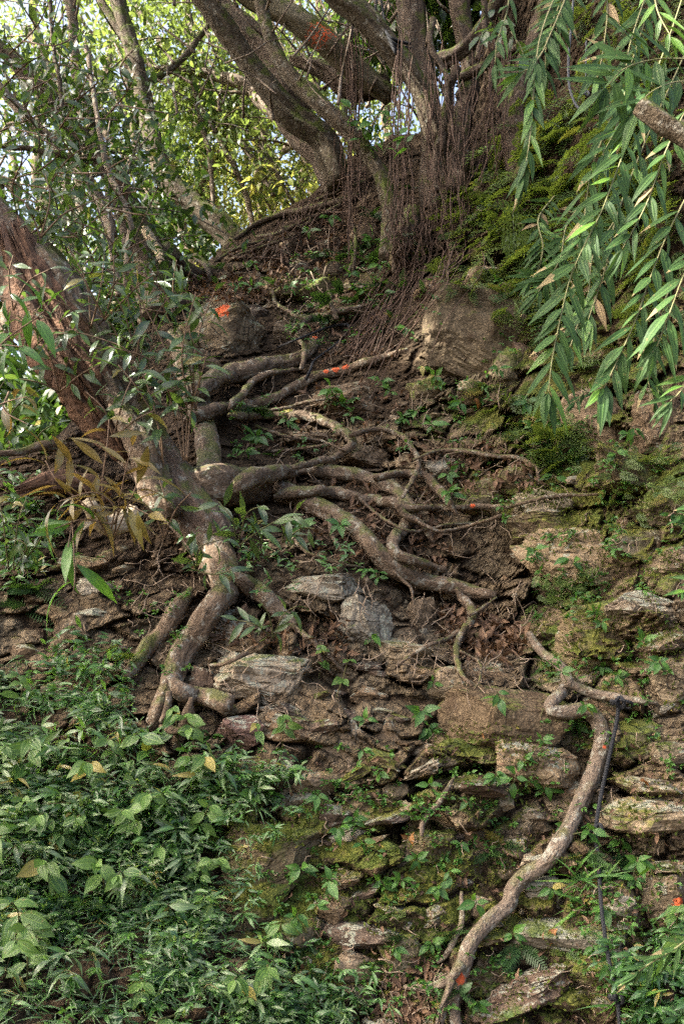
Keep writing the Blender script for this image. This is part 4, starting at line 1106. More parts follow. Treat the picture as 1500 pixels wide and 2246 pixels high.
# --- leaning tree left of the saddle, broken tree, thin trees
def crown_pts(n, centres, rad, g):
    c = np.asarray(centres)[g.integers(len(centres), size=n)]
    d = unit(g.normal(size=(n, 3))) * (g.random(n) ** (1 / 2.2))[:, None]
    return c + d * np.asarray(rad)
def leaf_cloud(name, P, size, mat, parent, g, down=0.5, kind='small', keep=None, kindattr=None):
    n = len(P)
    D = unit(g.normal(size=(n, 3)) + np.array([0, 0, -down])); N = unit(g.normal(size=(n, 3)) * .8 + np.array([0, -.2, 1.0]))
    S = size * g.uniform(.6, 1.4, n)
    h = n // 2
    org = np.array(parent.location) if parent else np.zeros(3)
    parts = [inst(*LT[kind][0], P[:h] - org, D[:h], N[:h], S[:h]), inst(*LT[kind][1], P[h:] - org, D[h:], N[h:], S[h:])]
    return link(name, stuff_mesh(name, parts, M[mat] if isinstance(mat, str) else mat), parent, kind=kindattr)

_c2 = at(gc.uniform(770, 1130, 40), gc.uniform(-160, 150, 40), gc.uniform(9.0, 10.5, 40))
leaf_cloud('crown', np.vstack([crown_pts(9500, _shade_c, (.7, .7, .4), gc), crown_pts(4200, _c2, (.5, .4, .4), gc)]), .16, 'canopy_dark', FT_, gc, kind='tiny')  # first points are the unseen shade leaves, the rest hang in view
CT = thing('leaning_tree', pm(505, 530) + [0, .2, -.05], 'slender grey trunk curving up left from the saddle', 'tree')
part_tube('trunk', [(540,560,64,8.9),(515,525,62,8.95),(470,488,58,9.0),(420,452,52,9.0),(380,408,48,9.0),(352,350,46,9.0),(330,290,43,9.0),(312,190,40,9.0),(285,90,38,9.0),(255,-20,36,9.0),(230,-140,34,9.0)], CT, BK_TRUNK)
part_tube('limb', [(285,100,22,9.0),(240,30,18,9.0),(200,-40,16,9.0)], CT, BK_TRUNK)
part_tube('limb', [(312,190,20,9.05),(400,130,16,9.2),(480,20,12,9.4)], CT, BK_TRUNK)
BT = thing('broken_tree', at(np.array(350.), np.array(650.), 7.6), 'dark broken trunk with a torn pale bark strip left of the saddle', 'tree')
part_tube('trunk', [(365,690,110,7.5),(345,620,96,7.55),(325,550,86,7.6),(295,470,70,7.65),(255,400,52,7.7),(200,330,40,7.75),(120,230,34,7.8),(20,120,30,7.8),(-80,30,30,7.8)], BT, BK_FIG, rough=0.3)
part_tube('bark_strip', [(318,500,16,7.32),(335,530,22,7.28),(350,555,20,7.25),(356,578,12,7.2)], BT, M['pale_wood'], rough=0.5)
part_tube('splinter', [(288,470,26,7.5),(275,440,22,7.5),(262,400,10,7.5)], BT, M['deadwood'], rough=0.6, jag=0.12)
part_tube('root', [(365,560,60,7.8),(400,585,40,8.0),(440,600,26,8.1),(470,590,18,8.2)], BT, BK_FIG)

THIN = [
 ([(215,360,22,8.2),(205,270,20,8.2),(170,170,20,8.2),(160,60,24,8.2),(148,-60,26,8.2)], 'pale thin trunk rising near the left top'),
 ([(0,100,14,8.0),(60,180,18,8.0),(150,260,20,8.0),(230,340,20,8.0),(290,430,24,7.9)], 'thin trunk slanting from left edge to broken tree'),
 ([(110,0,9,7.0),(118,100,9,7.0),(130,170,10,7.0),(138,235,9,7.0)], 'dark thin vine hanging at the left top'),
 ([(-20,170,22,7.6),(60,260,24,7.6),(130,330,24,7.6),(210,420,26,7.5),(250,520,26,7.4)], 'leaning thin trunk above the big rotten trunk'),
 ([(280,640,16,7.0),(282,560,17,7.0),(285,480,16,7.0),(240,380,14,7.1),(215,260,12,7.2),(190,100,12,7.3)], 'upright brown sapling trunk before the broken tree'),
 ([(262,650,14,6.9),(250,560,15,6.9),(238,470,15,6.9),(236,400,12,6.9)], 'grey sapling trunk with torn bark near broken tree'),
 ([(560,500,12,10.5),(520,380,14,10.5),(450,260,15,10.5),(330,140,15,10.5),(240,90,14,10.5)], 'thin sunlit trunk crossing behind the leaning tree'),
 ([(600,430,12,11),(540,330,14,11),(470,230,15,11),(390,140,16,11),(300,20,15,11)], 'sunlit trunk leaning far behind the saddle'),
 ([(470,470,10,10),(460,340,12,10),(430,220,13,10),(420,60,13,10),(400,-60,12,10)], 'upright thin trunk seen through the bright gap'),
 ([(620,400,9,10.5),(560,300,10,10.5),(510,200,10,10.5),(400,60,10,10.5)], 'thinnest sunlit stem in the bright gap'),
 ([(300,330,20,9.8),(290,200,24,9.8),(285,120,26,9.8),(260,-40,26,9.8)], 'dark straight trunk beside the slender curving trunk'),
 ([(0,320,12,7.4),(80,330,14,7.4),(150,345,16,7.4),(210,350,12,7.4)], 'dark branch crossing at the upper left'),
 ([(540,470,14,12),(580,300,18,12),(560,200,22,12),(540,150,26,12),(480,60,22,12)], 'thick sunlit trunk behind the fig limbs'),
 ([(380,520,12,11),(330,420,14,11),(240,300,16,11),(150,220,18,11),(60,60,18,11)], 'sunlit trunk leaning left in the background'),
 ([(620,330,18,10),(655,300,30,9.5),(600,250,36,9.6),(540,190,34,9.8),(440,160,22,10),(340,150,14,10)], 'bent sunlit limb glowing behind the big fig limb'),
 ([(420,560,10,11),(440,420,12,11),(500,300,12,11),(560,120,14,11)], 'thin trunk leaning right through the bright gap'),
]
g = np.random.default_rng(21)
def fill_crown(n, Y, jit, box, g):
    """leaf points spread where a background crown hangs"""
    x0, y0, x1, y1 = box
    px = g.uniform(x0, x1, n); py = g.uniform(y0, y1, n); yy = Y + g.normal(size=n) * jit
    return at(px, py, yy)
for k, (pts, lab) in enumerate(THIN):
    yb = pts[0][3]
    big = max(pts, key=lambda p: p[1])
    base = at(np.array(float(big[0])), np.array(float(big[1])), big[3])
    o = thing('slender_tree', base, lab, 'tree')
    part_tube('trunk', pts, o, M['thin_trunk'] if k not in (2, 10, 11) else BK_FIG, wob=1.0, rough=0.15)
    # side twigs and foliage along the upper stem
    P, R = rpath(pts)
    tw = Acc(); tips = []
    for j in range(9):
        i = int(g.integers(len(P)))
        d = unit(g.normal(size=3) * np.array([1, .6, .5]) + np.array([0, 0, .45])); L = g.uniform(.35, 1.1)
        c = np.stack([P[i], P[i] + d * L * .5 + g.normal(size=3) * .06, P[i] + d * L + np.array([0, 0, -.12])])
        c = crom(c, 5)
        tw.add(tube(c, np.linspace(R[i] * .35, .003, len(c)), 5, 0.05))
        tips += [c[4], c[7], c[-1]]
    for V in tw.V: V -= base
    link('twigs', tw.mesh('twigs', M['thin_trunk']), o)
    if yb >= 9.5:
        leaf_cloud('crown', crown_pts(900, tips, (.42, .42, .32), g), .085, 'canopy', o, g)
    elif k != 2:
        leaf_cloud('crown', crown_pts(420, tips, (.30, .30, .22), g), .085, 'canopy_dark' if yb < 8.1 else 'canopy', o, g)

# background trees beyond the saddle: each with trunk and its own crown
BG = [(90,120,12,300,260),(250,60,13,260,240),(420,90,12.5,240,240),(560,40,14,240,220),(700,60,13.5,220,240),(340,300,13,240,240),(520,300,14,240,220),(620,420,12,190,150),(480,470,13.5,200,140),(170,330,12,240,260),(40,420,11.5,200,260),(760,170,14,200,240),(840,60,12.5,160,200),(330,480,15,220,160),(650,200,15,220,200)]
BGL = ['far leaf tree at the top left corner', 'far leaf tree behind the pale thin trunk', 'far leaf tree left of the big fig limb', 'far leaf tree behind the crossing fig limbs', 'far leaf tree behind the netted red mark', 'sunlit tree behind the slender curving trunk', 'sunlit tree in the middle of the bright gap', 'bright yellow green bush just above the mound', 'bright foliage low above the saddle', 'shaded leaf tree behind the left saplings', 'leaf tree at the left edge above the rotten trunk', 'leaf tree behind the hanging root bundle', 'leaf tree seen through the black coils', 'low leaf tree left of the saddle gap', 'leaf tree behind the biggest fig limb']
g = np.random.default_rng(33)
for k, (cx, cyy, Y, rx, ry) in enumerate(BG):
    sx = g.normal() * 120
    base = at(np.array(cx + sx), np.array(900.), Y)
    o = thing('background_tree', base, BGL[k], 'tree', 'trees beyond the saddle')
    part_tube('trunk', [(cx + sx, 900, 40, Y), (cx + sx * .7 + 20, 650, 34, Y), (cx + sx * .3 - 20, 400, 26, Y), (cx, cyy, 18, Y), (cx - 30, cyy - ry * .7, 8, Y)], o, M['thin_trunk'], wob=1.5)
    nc = 26
    cen = fill_crown(nc, Y, .7, (cx - rx, cyy - ry, cx + rx, cyy + ry), g)
    P = crown_pts(2900, cen, (.5, .5, .34), g)
    for j in range(9):
        a_ = g.uniform(-1, 1); y_ = cyy + g.uniform(-.2, .9) * ry; x_ = cx + a_ * rx * .6; w_ = g.uniform(3.5, 10); l_ = g.uniform(120, 300)
        sl = g.choice([-1, -1, 1]) * g.uniform(.3, .8)
        part_tube('limb', [(x_, y_, w_, Y - .6), (x_ + sl * l_ * .4, y_ - l_ * .4, w_ * .8, Y - .7), (x_ + sl * l_ * .9 + g.normal() * 20, y_ - l_, w_ * .5, Y - .8)], o, M['thin_trunk'], wob=1.5, nseg=6)
    # thinner towards open sky patches seen in the photo
    px, py = project(P)
    hole = np.zeros(len(P), bool)
    for hx, hy, hr in ((260,110,60),(350,440,55),(130,30,30),(340,60,36),(245,150,30),(430,20,20),(330,490,30),(620,30,26),(360,380,26),(200,40,24),(420,300,20),(470,130,22),(570,250,18),(100,260,18),(390,520,24),(650,400,20),(60,350,15),(290,65,34),(190,120,16),(520,120,18)):
        hole |= (np.hypot(px - hx, py - hy) < hr * g.uniform(.6, 1.3, len(P)))
    P = P[~(hole & (g.random(len(P)) < .85))]
    leaf_cloud('crown', P, .085, 'canopy_sun_tint' if k in (7, 8) else 'canopy_dark' if k in (9, 10) else 'canopy', o, g, down=.3, kind='tiny')

for cx, cyy, Y, rx, ry, lab in [(20,860,7.2,140,150,'dark bush at the left edge behind the rotten trunk'), (-60,700,7.6,130,160,'dark bush beyond the left edge twig'), (130,960,6.6,90,70,'low bush behind the foot of the rotten trunk'), (330,560,9.6,110,110,'green bush behind the broken tree'), (275,690,8.4,60,90,'dark bush between old trunk and broken tree')]:
    base = at(np.array(float(cx)), np.array(1010.), Y)
    o = thing('dark_bush', base, lab, 'bush')
    part_tube('stem', [(cx, 1040, 16, Y), (cx + 10, 900, 12, Y), (cx - 5, cyy, 8, Y)], o, M['thin_trunk'])
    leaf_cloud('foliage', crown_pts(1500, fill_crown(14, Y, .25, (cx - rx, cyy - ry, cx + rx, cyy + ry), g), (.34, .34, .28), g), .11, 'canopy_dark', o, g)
# unseen leaves added along sun rays to shade the slope, gaps cut for flecks
FLECK = [(70,640,.07),(100,600,.03),(240,850,.03),(345,1075,.07),(215,770,.0),(238,840,.0),(262,905,.0),(500,1065,.06),(540,1085,.05),(460,1110,.05),(430,1170,.06),(415,1150,.05),
         (955,712,.02),(915,790,.0),(905,165,.06),(925,205,.06),(940,240,.05),(655,612,.05),(630,600,.04),(690,913,.035),(610,912,.03),(900,745,.03),(300,955,.05),(740,815,.03),(1000,95,.0),(700,300,.0)]
g = np.random.default_rng(55)
n = 42000
tp = g.uniform(-450, 1750, n); ty = g.uniform(-260, 2350, n)
ZBs = ZB.copy()
for o in list(OT.children) + list(FT_.children):
    if o.name.split('.')[0] in ('trunk', 'lit_ridge', 'rotten_wood', 'limb'):
        vv = np.empty(len(o.data.vertices) * 3, np.float32); o.data.vertices.foreach_get('co', vv)
        zb_add(vv.reshape(-1, 3) + np.array(o.parent.location))
FP = [spt(a, b)[0] for a, b, _ in FLECK]
T0 = spt(np.clip(tp, -90, 1590), ty)
T0[:, 0] += (tp - np.clip(tp, -90, 1590)) / FPX * 5
tt_ = g.uniform(8.5, 12.5, n)
SHADE_PTS = T0 + SUN * tt_[:, None] + g.normal(size=(n, 3)) * .15
px, py = project(SHADE_PTS)
vis = (px > -60) & (px < 1560) & (py > -60) & (SHADE_PTS[:, 1] > .3)
SHADE_PTS = SHADE_PTS[~vis]
keep = np.ones(len(SHADE_PTS), bool)
ZB[:] = ZBs
for (fx_, fy_, fr), q in zip(FLECK, FP):
    v = SHADE_PTS - q; al = v @ SUN
    dist = np.linalg.norm(v - al[:, None] * SUN, axis=1)
    keep &= ~((dist < fr + .22) & (al > 0))
SHADE_PTS = SHADE_PTS[keep]
leaf_cloud('crown', SHADE_PTS, .26, 'canopy_dark', OT, g, down=.2, kind='tiny')  # added shade screen, hung on the old tree as its crown
for k in range(7):  # limbs added to reach into the shade leaves
    a = np.array([-3.6, 5.4, 4.6]); b = SHADE_PTS[g.integers(len(SHADE_PTS))]
    c = crom(np.stack([a, (a + b) / 2 + g.normal(size=3) * .4, b]), 8)
    t = tube(c, np.linspace(.12, .02, len(c)), 8, .1)
    link('limb', local_mesh(t, 'limb', BK_TRUNK, OT.location), OT)

# ------------------------------------------------------------------ plants
LMK = [(490,735,'the orange blotted boulder'),(1025,738,'the smooth tan boulder'),(1240,1235,'the big angular tan block'),(1300,1405,'the green mossed block'),(1125,1570,'the broad ledge slab'),(715,1295,'the flat lichen slab'),
       (803,1380,'the dark tilted block'),(580,1482,'the pale lichen slab'),(537,1610,'the purple brown stone'),(1425,1795,'the flat tan slab'),(605,1880,'the mossy rock face'),(1465,1970,'the orange marked stone'),(1310,1650,'the upper bend of the winding root'),
       (1240,1830,'the straight run of the winding root'),(1120,1960,'the lower bend of the winding root'),(1010,2140,'the foot of the winding root'),(360,1520,'the mossy root foot'),(450,960,'the grey upright root'),(120,780,'the rotten trunk'),(1310,1820,'the rope knot'),
       (1350,1540,'the rope tie'),(1340,2190,'the lowest rope knot'),(820,1570,'the dark earth hollow'),(980,1260,'the root hollow'),(880,1120,'the looping root'),(740,816,'the orange marked root'),(640,600,'the gully rubble'),(720,1995,'the small brown facet stone'),
       (950,300,'the fig trunk'),(850,500,'the crooked grey limb'),(1130,1060,'the bright mossy stone'),(1190,1680,'the layered stone below the ledge'),(60,1450,'the dry wall at left'),(240,1130,'the pale broken stub'),(20,1250,'the left edge stones'),
       (20,1800,'the left edge of the leafy bank'),(250,1800,'the middle of the leafy bank'),(430,1780,'the right side of the leafy bank'),(30,2150,'the bottom left corner'),(300,2150,'the bottom of the leafy bank'),(600,2150,'the bare foot of the bank'),(1450,2150,'the bottom right corner'),(870,1900,'the broken stones below the hollow'),(900,2120,'the wet dark crevice')]
_used = set()
def label(look, px, py, group):
    lm = sorted(LMK, key=lambda l: (l[0] - px) ** 2 + (l[1] - py) ** 2)
    for x, y, nm in lm[:10]:
        dx, dy = px - x, py - y
        rel = ('left of' if dx < 0 else 'right of') if abs(dx) > abs(dy) else ('above' if dy < 0 else 'below')
        for pre in ('', 'close ' if math.hypot(dx, dy) < 90 else 'some way '):
            s = f'{look} {pre}{rel} {nm}'
            if s not in _used:
                _used.add(s); return s
    s = f'{look} {rel} {nm}'
    return s

def leaf_obj(parent, kind, mat, p, d, n, s, g, name='leaf', sw=None):
    k = int(g.integers(nvar(kind)))
    q = np.asarray(p) - np.array(parent.location)
    return link(name, leaf_mesh(kind, k, mat), parent, frame_mat(q, d, n, float(s), None if sw is None else float(sw)))
def stem_part(parent, P, r0, r1, mat, name='stem', nseg=5):
    P = crom(np.asarray(P), 5)
    t = tube(P, np.linspace(r0, r1, len(P)), nseg, 0.05)
    return link(name, local_mesh(t, name, M[mat], parent.location), parent)
UPV = np.array([0, 0, 1.0]); TOC = np.array([0, -1.0, 0])

def sapling(name, stems, lab, leafk='lance', lmat='glossy', Lpx=70, gap=26, smat='stem_brown', g=None, w=5, first=0.3, droop=0.5, group=None, spread=1.0, cat='sapling'):
    """stems: list of [(px,py,Y)...] from base to tip"""
    b = stems[0][0]
    o = thing(name, at(np.array(float(b[0])), np.array(float(b[1])), b[2]), lab, cat, group)
    for st in stems:
        A = crom(np.array(st, float), 8)
        P = at(A[:, 0], A[:, 1], A[:, 2])
        Y = A[:, 2].mean()
        t = tube(P, np.linspace(w * .5, 1.2, len(P)) * Y / FPX, 5, 0.08)
        link('stem', local_mesh(t, 'stem', M[smat], o.location), o)
        seg = np.linalg.norm(np.diff(A[:, :2], axis=0), axis=1); s = np.concatenate([[0], np.cumsum(seg)])
        T = unit(np.gradient(P, axis=0))
        d0 = first * s[-1]; k = 0; side = g.choice([-1, 1])
        while d0 < s[-1] + 1:
            q = np.array([np.interp(d0, s, P[:, j]) for j in range(3)]); tg = unit(np.array([np.interp(d0, s, T[:, j]) for j in range(3)]))
            ax = unit(np.cross(tg, TOC) + g.normal(size=3) * .35)
            end = d0 > s[-1] - gap * .6
            dr = unit(tg * (1.0 if end else .55) + ax * side * spread * (0.25 if end else 1.0) + g.normal(size=3) * .25 - UPV * droop * g.uniform(.2, 1.2) + TOC * g.uniform(-.1, .5))
            nr = unit(UPV * .9 + TOC * .55 + g.normal(size=3) * .45)
            leaf_obj(o, leafk, lmat, q, dr, nr, Lpx * g.uniform(.6, 1.15) * Y / FPX, g)
            side = -side; k += 1
            d0 += gap * g.uniform(.6, 1.3)
    return o

g = np.random.default_rng(101)
# saplings between the rotten trunk and the orange blotted boulder
def S(*p): return [tuple(q) for q in p]
sapling('glossy_sapling', [S((405,1010,4.75),(395,880,4.7),(360,760,4.65),(300,640,4.6)), S((408,1010,4.75),(410,880,4.7),(400,770,4.6),(430,640,4.55)), S((402,1010,4.75),(370,860,4.7),(330,790,4.6),(240,760,4.5)), S((410,1010,4.75),(420,900,4.7),(440,830,4.6),(455,770,4.55))],
        'tall glossy leaf sapling growing before the grey upright root', Lpx=72, gap=22, g=g)
sapling('glossy_sapling', [S((360,1040,4.7),(340,900,4.6),(290,780,4.55),(210,740,4.5),(120,720,4.4)), S((360,1040,4.7),(350,940,4.6),(300,850,4.5),(260,800,4.5))],
        'glossy sapling arching left across the rotten trunk', Lpx=80, gap=30, g=g)
sapling('glossy_sapling', [S((385,700,5.6),(380,630,5.6),(388,570,5.5)), S((385,700,5.6),(400,640,5.6),(420,590,5.5)), S((385,700,5.6),(360,640,5.6),(330,600,5.5))],
        'small upright sapling left of the orange blotted boulder', Lpx=62, gap=16, g=g)
sapling('glossy_sapling', [S((-40,800,4.2),(20,740,4.2),(90,690,4.15),(110,660,4.15)), S((-40,800,4.2),(0,760,4.2),(50,760,4.1)), S((-30,640,4.3),(30,660,4.25),(110,700,4.2))],
        'bright leafed twig reaching in at the left edge', Lpx=100, gap=26, lmat='seedling', g=g)
sapling('glossy_sapling', [S((20,860,4.4),(10,900,4.3),(60,930,4.2)), S((-30,900,4.4),(20,880,4.3),(60,870,4.2))],
        'yellowish leaf sprig at the left edge below the rotten trunk', Lpx=70, gap=22, lmat='bronze', g=g)
sapling('glossy_sapling', [S((430,900,4.9),(425,800,4.8),(440,720,4.8),(470,640,4.75)), S((430,900,4.9),(410,780,4.8),(370,700,4.8),(350,650,4.75)), S((430,900,4.9),(400,820,4.8),(350,800,4.7),(310,830,4.7)), S((430,900,4.9),(440,800,4.8),(420,740,4.7),(400,680,4.7))],
        'leafy sapling hiding the left side of the orange blotted boulder', Lpx=64, gap=17, g=g)
sapling('glossy_sapling', [S((300,900,4.9),(310,800,4.8),(290,700,4.8),(270,600,4.75)), S((300,900,4.9),(330,780,4.8),(340,700,4.8),(380,640,4.75)), S((300,900,4.9),(280,820,4.8),(250,720,4.7),(200,680,4.7)), S((300,900,4.9),(320,850,4.8),(360,850,4.7),(400,870,4.7))],
        'leafy sapling rising behind the lit trunk ridge', Lpx=60, gap=17, g=g)
for st, lab in [([S((200,720,4.7),(190,620,4.65),(150,540,4.6)), S((200,720,4.7),(220,640,4.6),(230,560,4.6)), S((200,720,4.7),(160,680,4.6),(110,650,4.55))], 'leafy sprig across the middle of the old grey trunk'),
                ([S((300,780,4.75),(270,680,4.7),(230,620,4.65)), S((300,780,4.75),(310,700,4.7),(300,620,4.65)), S((290,800,4.75),(240,770,4.6),(190,760,4.55))], 'leafy sprig right of the rotten trunk'),
                ([S((90,520,4.75),(60,450,4.7),(20,420,4.7)), S((90,520,4.75),(110,440,4.7),(100,380,4.7)), S((90,520,4.75),(140,470,4.7),(180,450,4.7))], 'leafy sprig over the jagged broken top'),
                ([S((130,860,4.6),(110,780,4.5),(70,720,4.45)), S((130,860,4.6),(150,790,4.5),(160,720,4.45)), S((130,860,4.6),(180,820,4.5),(220,800,4.45)), S((130,860,4.6),(90,840,4.5),(40,830,4.45))], 'leafy sprig in front of the lower rotten wood'),
                ([S((250,960,4.5),(230,900,4.4),(190,860,4.4)), S((250,960,4.5),(270,880,4.4),(290,830,4.4)), S((250,960,4.5),(300,920,4.4),(340,900,4.4))], 'leafy sprig above the bronze shoots'),
                ([S((30,680,4.6),(60,620,4.5),(110,590,4.45)), S((30,680,4.6),(20,610,4.5),(30,560,4.45))], 'leafy sprig beside the jagged top at the edge'),
                ([S((230,700,4.6),(200,640,4.5),(170,590,4.45)), S((230,700,4.6),(250,630,4.5),(250,560,4.45)), S((230,700,4.6),(270,660,4.5),(310,620,4.45))], 'leafy sprig high beside the old grey trunk'),
                ([S((60,780,4.5),(100,740,4.4),(150,730,4.35)), S((60,780,4.5),(60,720,4.4),(90,670,4.35)), S((60,780,4.5),(20,740,4.4),(-10,690,4.35))], 'leafy sprig hanging over the upper rotten wood')]:
    sapling('glossy_sapling', st, lab, Lpx=56, gap=15, g=g)
# bronze young shoots
for k, (st, lab) in enumerate([
  ([S((245,1180,4.1),(225,1080,4.05),(235,980,4.0),(240,920,4.0)), S((240,1180,4.1),(200,1120,4.0),(130,1060,3.95),(100,1010,3.95)), S((250,1180,4.1),(270,1060,4.0),(290,980,3.95)), S((250,1180,4.1),(290,1090,4.0),(310,1030,4.0)), S((240,1180,4.1),(190,1080,4.0),(160,1020,4.0))], 'bronze leaved young shoots before the pale broken stub'),
  ([S((245,1160,4.05),(250,1110,4.0),(205,1080,3.95),(130,1100,3.9)), S((250,1150,4.05),(275,1110,4.0),(330,1130,3.95))], 'lower bronze shoot with long hanging leaves')]):
    sapling('bronze_shoot', st, lab, 'long', 'bronze', 100, 20, 'stem_brown', g, 4.5, .25, .35)
sapling('glossy_sapling', [S((160,1130,4.0),(155,1170,3.95),(150,1200,3.9)), S((250,1150,4.0),(180,1140,3.95),(120,1160,3.9)), S((160,1150,4.0),(165,1260,3.9),(160,1310,3.9))],
        'long green leaves hanging below the pale broken stub', 'long', 'seedling', 120, 40, g=g, w=4)
# dark leafy shoots in front of the tree base and below
for st, lab, L in [
  ([S((520,1200,4.5),(510,1140,4.4),(480,1100,4.4)), S((520,1200,4.5),(540,1130,4.4),(570,1110,4.35)), S((520,1200,4.5),(560,1170,4.4),(610,1140,4.35))], 'dark glossy shoot before the thick root flare', 70),
  ([S((620,1190,4.6),(625,1150,4.55),(650,1120,4.5)), S((620,1190,4.6),(660,1160,4.55),(690,1160,4.5))], 'dark shoot under the long straight root', 55),
  ([S((430,1250,4.4),(440,1200,4.3),(500,1180,4.3)), S((430,1250,4.4),(420,1220,4.3),(400,1190,4.3)), S((430,1250,4.4),(470,1260,4.3),(510,1250,4.25))], 'glossy leaves in front of the mossy big root', 60),
  ([S((600,1400,4.2),(590,1350,4.15),(570,1320,4.1)), S((600,1400,4.2),(620,1350,4.15),(650,1330,4.1)), S((600,1400,4.2),(560,1370,4.1),(520,1360,4.1))], 'dark shoot between pale wedge and flat lichen slab', 55),
  ([S((30,1250,4.5),(40,1150,4.4),(60,1090,4.4)), S((20,1250,4.5),(10,1160,4.4),(0,1100,4.4)), S((40,1250,4.5),(90,1180,4.4),(110,1120,4.4)), S((30,1250,4.5),(60,1200,4.4),(30,1180,4.4))], 'leafy shrub filling the left edge below the trunk', 50),
  ([S((10,960,4.9),(30,900,4.8),(80,860,4.8)), S((0,960,4.9),(-10,880,4.8),(20,820,4.8)), S((60,1000,4.9),(90,950,4.8),(120,930,4.8))], 'dark shrub behind the left edge twig', 56)]:
    sapling('dark_shoot', st, lab, 'lance', 'glossy', L, 15, 'stem', g, 4, .15, .5, cat='shrub')
# upper left: leafy branches of the understorey
UL = [((0,560),(120,480),(230,430)),((-40,420),(80,380),(190,400)),((60,640),(110,540),(180,470)),((180,660),(210,580),(260,520)),((-30,300),(70,260),(150,230)),((100,420),(160,340),(250,300)),((0,200),(60,140),(140,100)),((200,620),(260,560),(330,520)),
      ((40,480),(30,400),(70,330)),((150,560),(130,470),(170,400)),((260,700),(290,640),(340,600)),((120,300),(170,220),(200,150)),((-30,520),(30,540),(90,590)),((210,480),(260,430),(300,420)),((20,120),(80,60),(110,0)),((180,760),(230,700),(300,660)),((-20,620),(40,590),(90,540)),((230,260),(280,200),(300,150))]
ULN = ['lowest at left edge','midway at left edge','over the rotten top','before the broken tree','by the dark vine','left of the broken tree top','in the top left corner','against the broken tree foot','above the rotten trunk','over the big grey trunk','under the broken tree','along the pale thin trunk','just above the rotten stub','across the sapling trunks','nearest the top left corner','over the lit ridge','below the left edge branch','beside the slender curving trunk']
for k, (a, b, c) in enumerate(UL):
    Y = 5.0 if a[1] > 400 else 5.6
    if k == 15 or k == 10: Y = 4.8
    st = [S((a[0], a[1], Y + .3), (b[0], b[1], Y + .1), (c[0], c[1], Y)), S((b[0], b[1], Y + .1), (b[0] + g.normal() * 40, b[1] - 50, Y), (b[0] + g.normal() * 70, b[1] - 90, Y - .1)), S(((a[0] + b[0]) / 2, (a[1] + b[1]) / 2, Y + .2), (b[0] + 40, b[1] + 40, Y), (b[0] + 90, b[1] + 50 + g.normal() * 30, Y))]
    sapling('leafy_branch', st, 'dark leafy branch ' + ULN[k], 'lance', 'glossy', 50, 19, 'stem_brown', g, 5, .1, .55, cat='branch')
sapling('glossy_sapling', [S((360,1180,4.35),(365,1110,4.3),(350,1050,4.3)), S((360,1180,4.35),(385,1120,4.3),(420,1080,4.25)), S((360,1180,4.35),(340,1130,4.3),(310,1100,4.25))],
        'leafy sprig before the foot of the lit trunk ridge', Lpx=58, gap=16, g=g)
# small shrubs by the fig tree and its foot
for st, lab in [([S((800,330,7.2),(820,270,7.1),(810,240,7.1)), S((800,330,7.2),(840,280,7.1),(870,250,7.1)), S((800,330,7.2),(790,270,7.1),(770,240,7.1))], 'small leafy shoot behind the crooked grey limb'),
                ([S((900,330,6.4),(880,300,6.4),(860,290,6.4)), S((840,340,6.4),(850,320,6.4),(860,310,6.4))], 'bright sprig among the hanging roots'),
                ([S((1110,80,5.6),(1080,60,5.5),(1050,80,5.4)), S((1110,80,5.6),(1070,40,5.5),(1060,20,5.4)), S((1120,70,5.6),(1140,100,5.5),(1150,130,5.4))], 'broad bluish leaves right of the fig trunk'),
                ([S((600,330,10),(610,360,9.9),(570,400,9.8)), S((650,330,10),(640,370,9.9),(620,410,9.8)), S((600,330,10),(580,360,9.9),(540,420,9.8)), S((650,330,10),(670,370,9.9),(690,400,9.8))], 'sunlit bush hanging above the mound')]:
    sapling('small_shoot', st, lab, 'ovate', 'canopy_sun_tint' if 'sunlit' in lab else 'glossy' if 'bluish' in lab else 'seedling', 44 if 'bluish' not in lab else 62, 13, 'stem', g, 3.5, .1, .4, cat='shoot')

# --- ribbed-leaf shrubs on the leafy bank
def ribbed(px, py, L, nodes=3, g=g, out=0.5):
    L *= .85
    p = spt(px, py)[0]; Y = p[1]; s = L * Y / FPX; n = snorm(px, py)[0]
    o = thing('ribbed_shrub', p, label('ribbed leaf shrub', px, py, ''), 'shrub', 'ribbed leaf shrubs on the bank')
    ax = unit(n * .6 + UPV * .7 + g.normal(size=3) * .25 + TOC * .2)
    s_ = s; s = s * g.uniform(.9, 1.6)
    P = [p - n * .02, p + ax * s * .7, p + ax * s * 1.3 + TOC * .02, p + unit(ax + TOC * .5) * s * 1.9]
    stem_part(o, P, .0035, .0018, 'stem'); s = s_
    C = crom(np.array(P), 5)
    for k in range(nodes):
        q = C[int(np.interp(k, [0, nodes - 1], [6, len(C) - 1]))]
        th = g.uniform(0, math.pi)
        for a in (th, th + math.pi):
            dd = unit(np.array([math.cos(a), -abs(math.sin(a)) * .6 - .35, -.15]) + g.normal(size=3) * .2 + ax * .25 - UPV * g.uniform(0, .7))
            nr = unit(UPV * .7 + TOC * .9 + g.normal(size=3) * .3)
            leaf_obj(o, 'clid', 'clidemia', q, dd, nr, s * g.uniform(.65, 1.15) * (0.75 if k == nodes - 1 else 1), g)
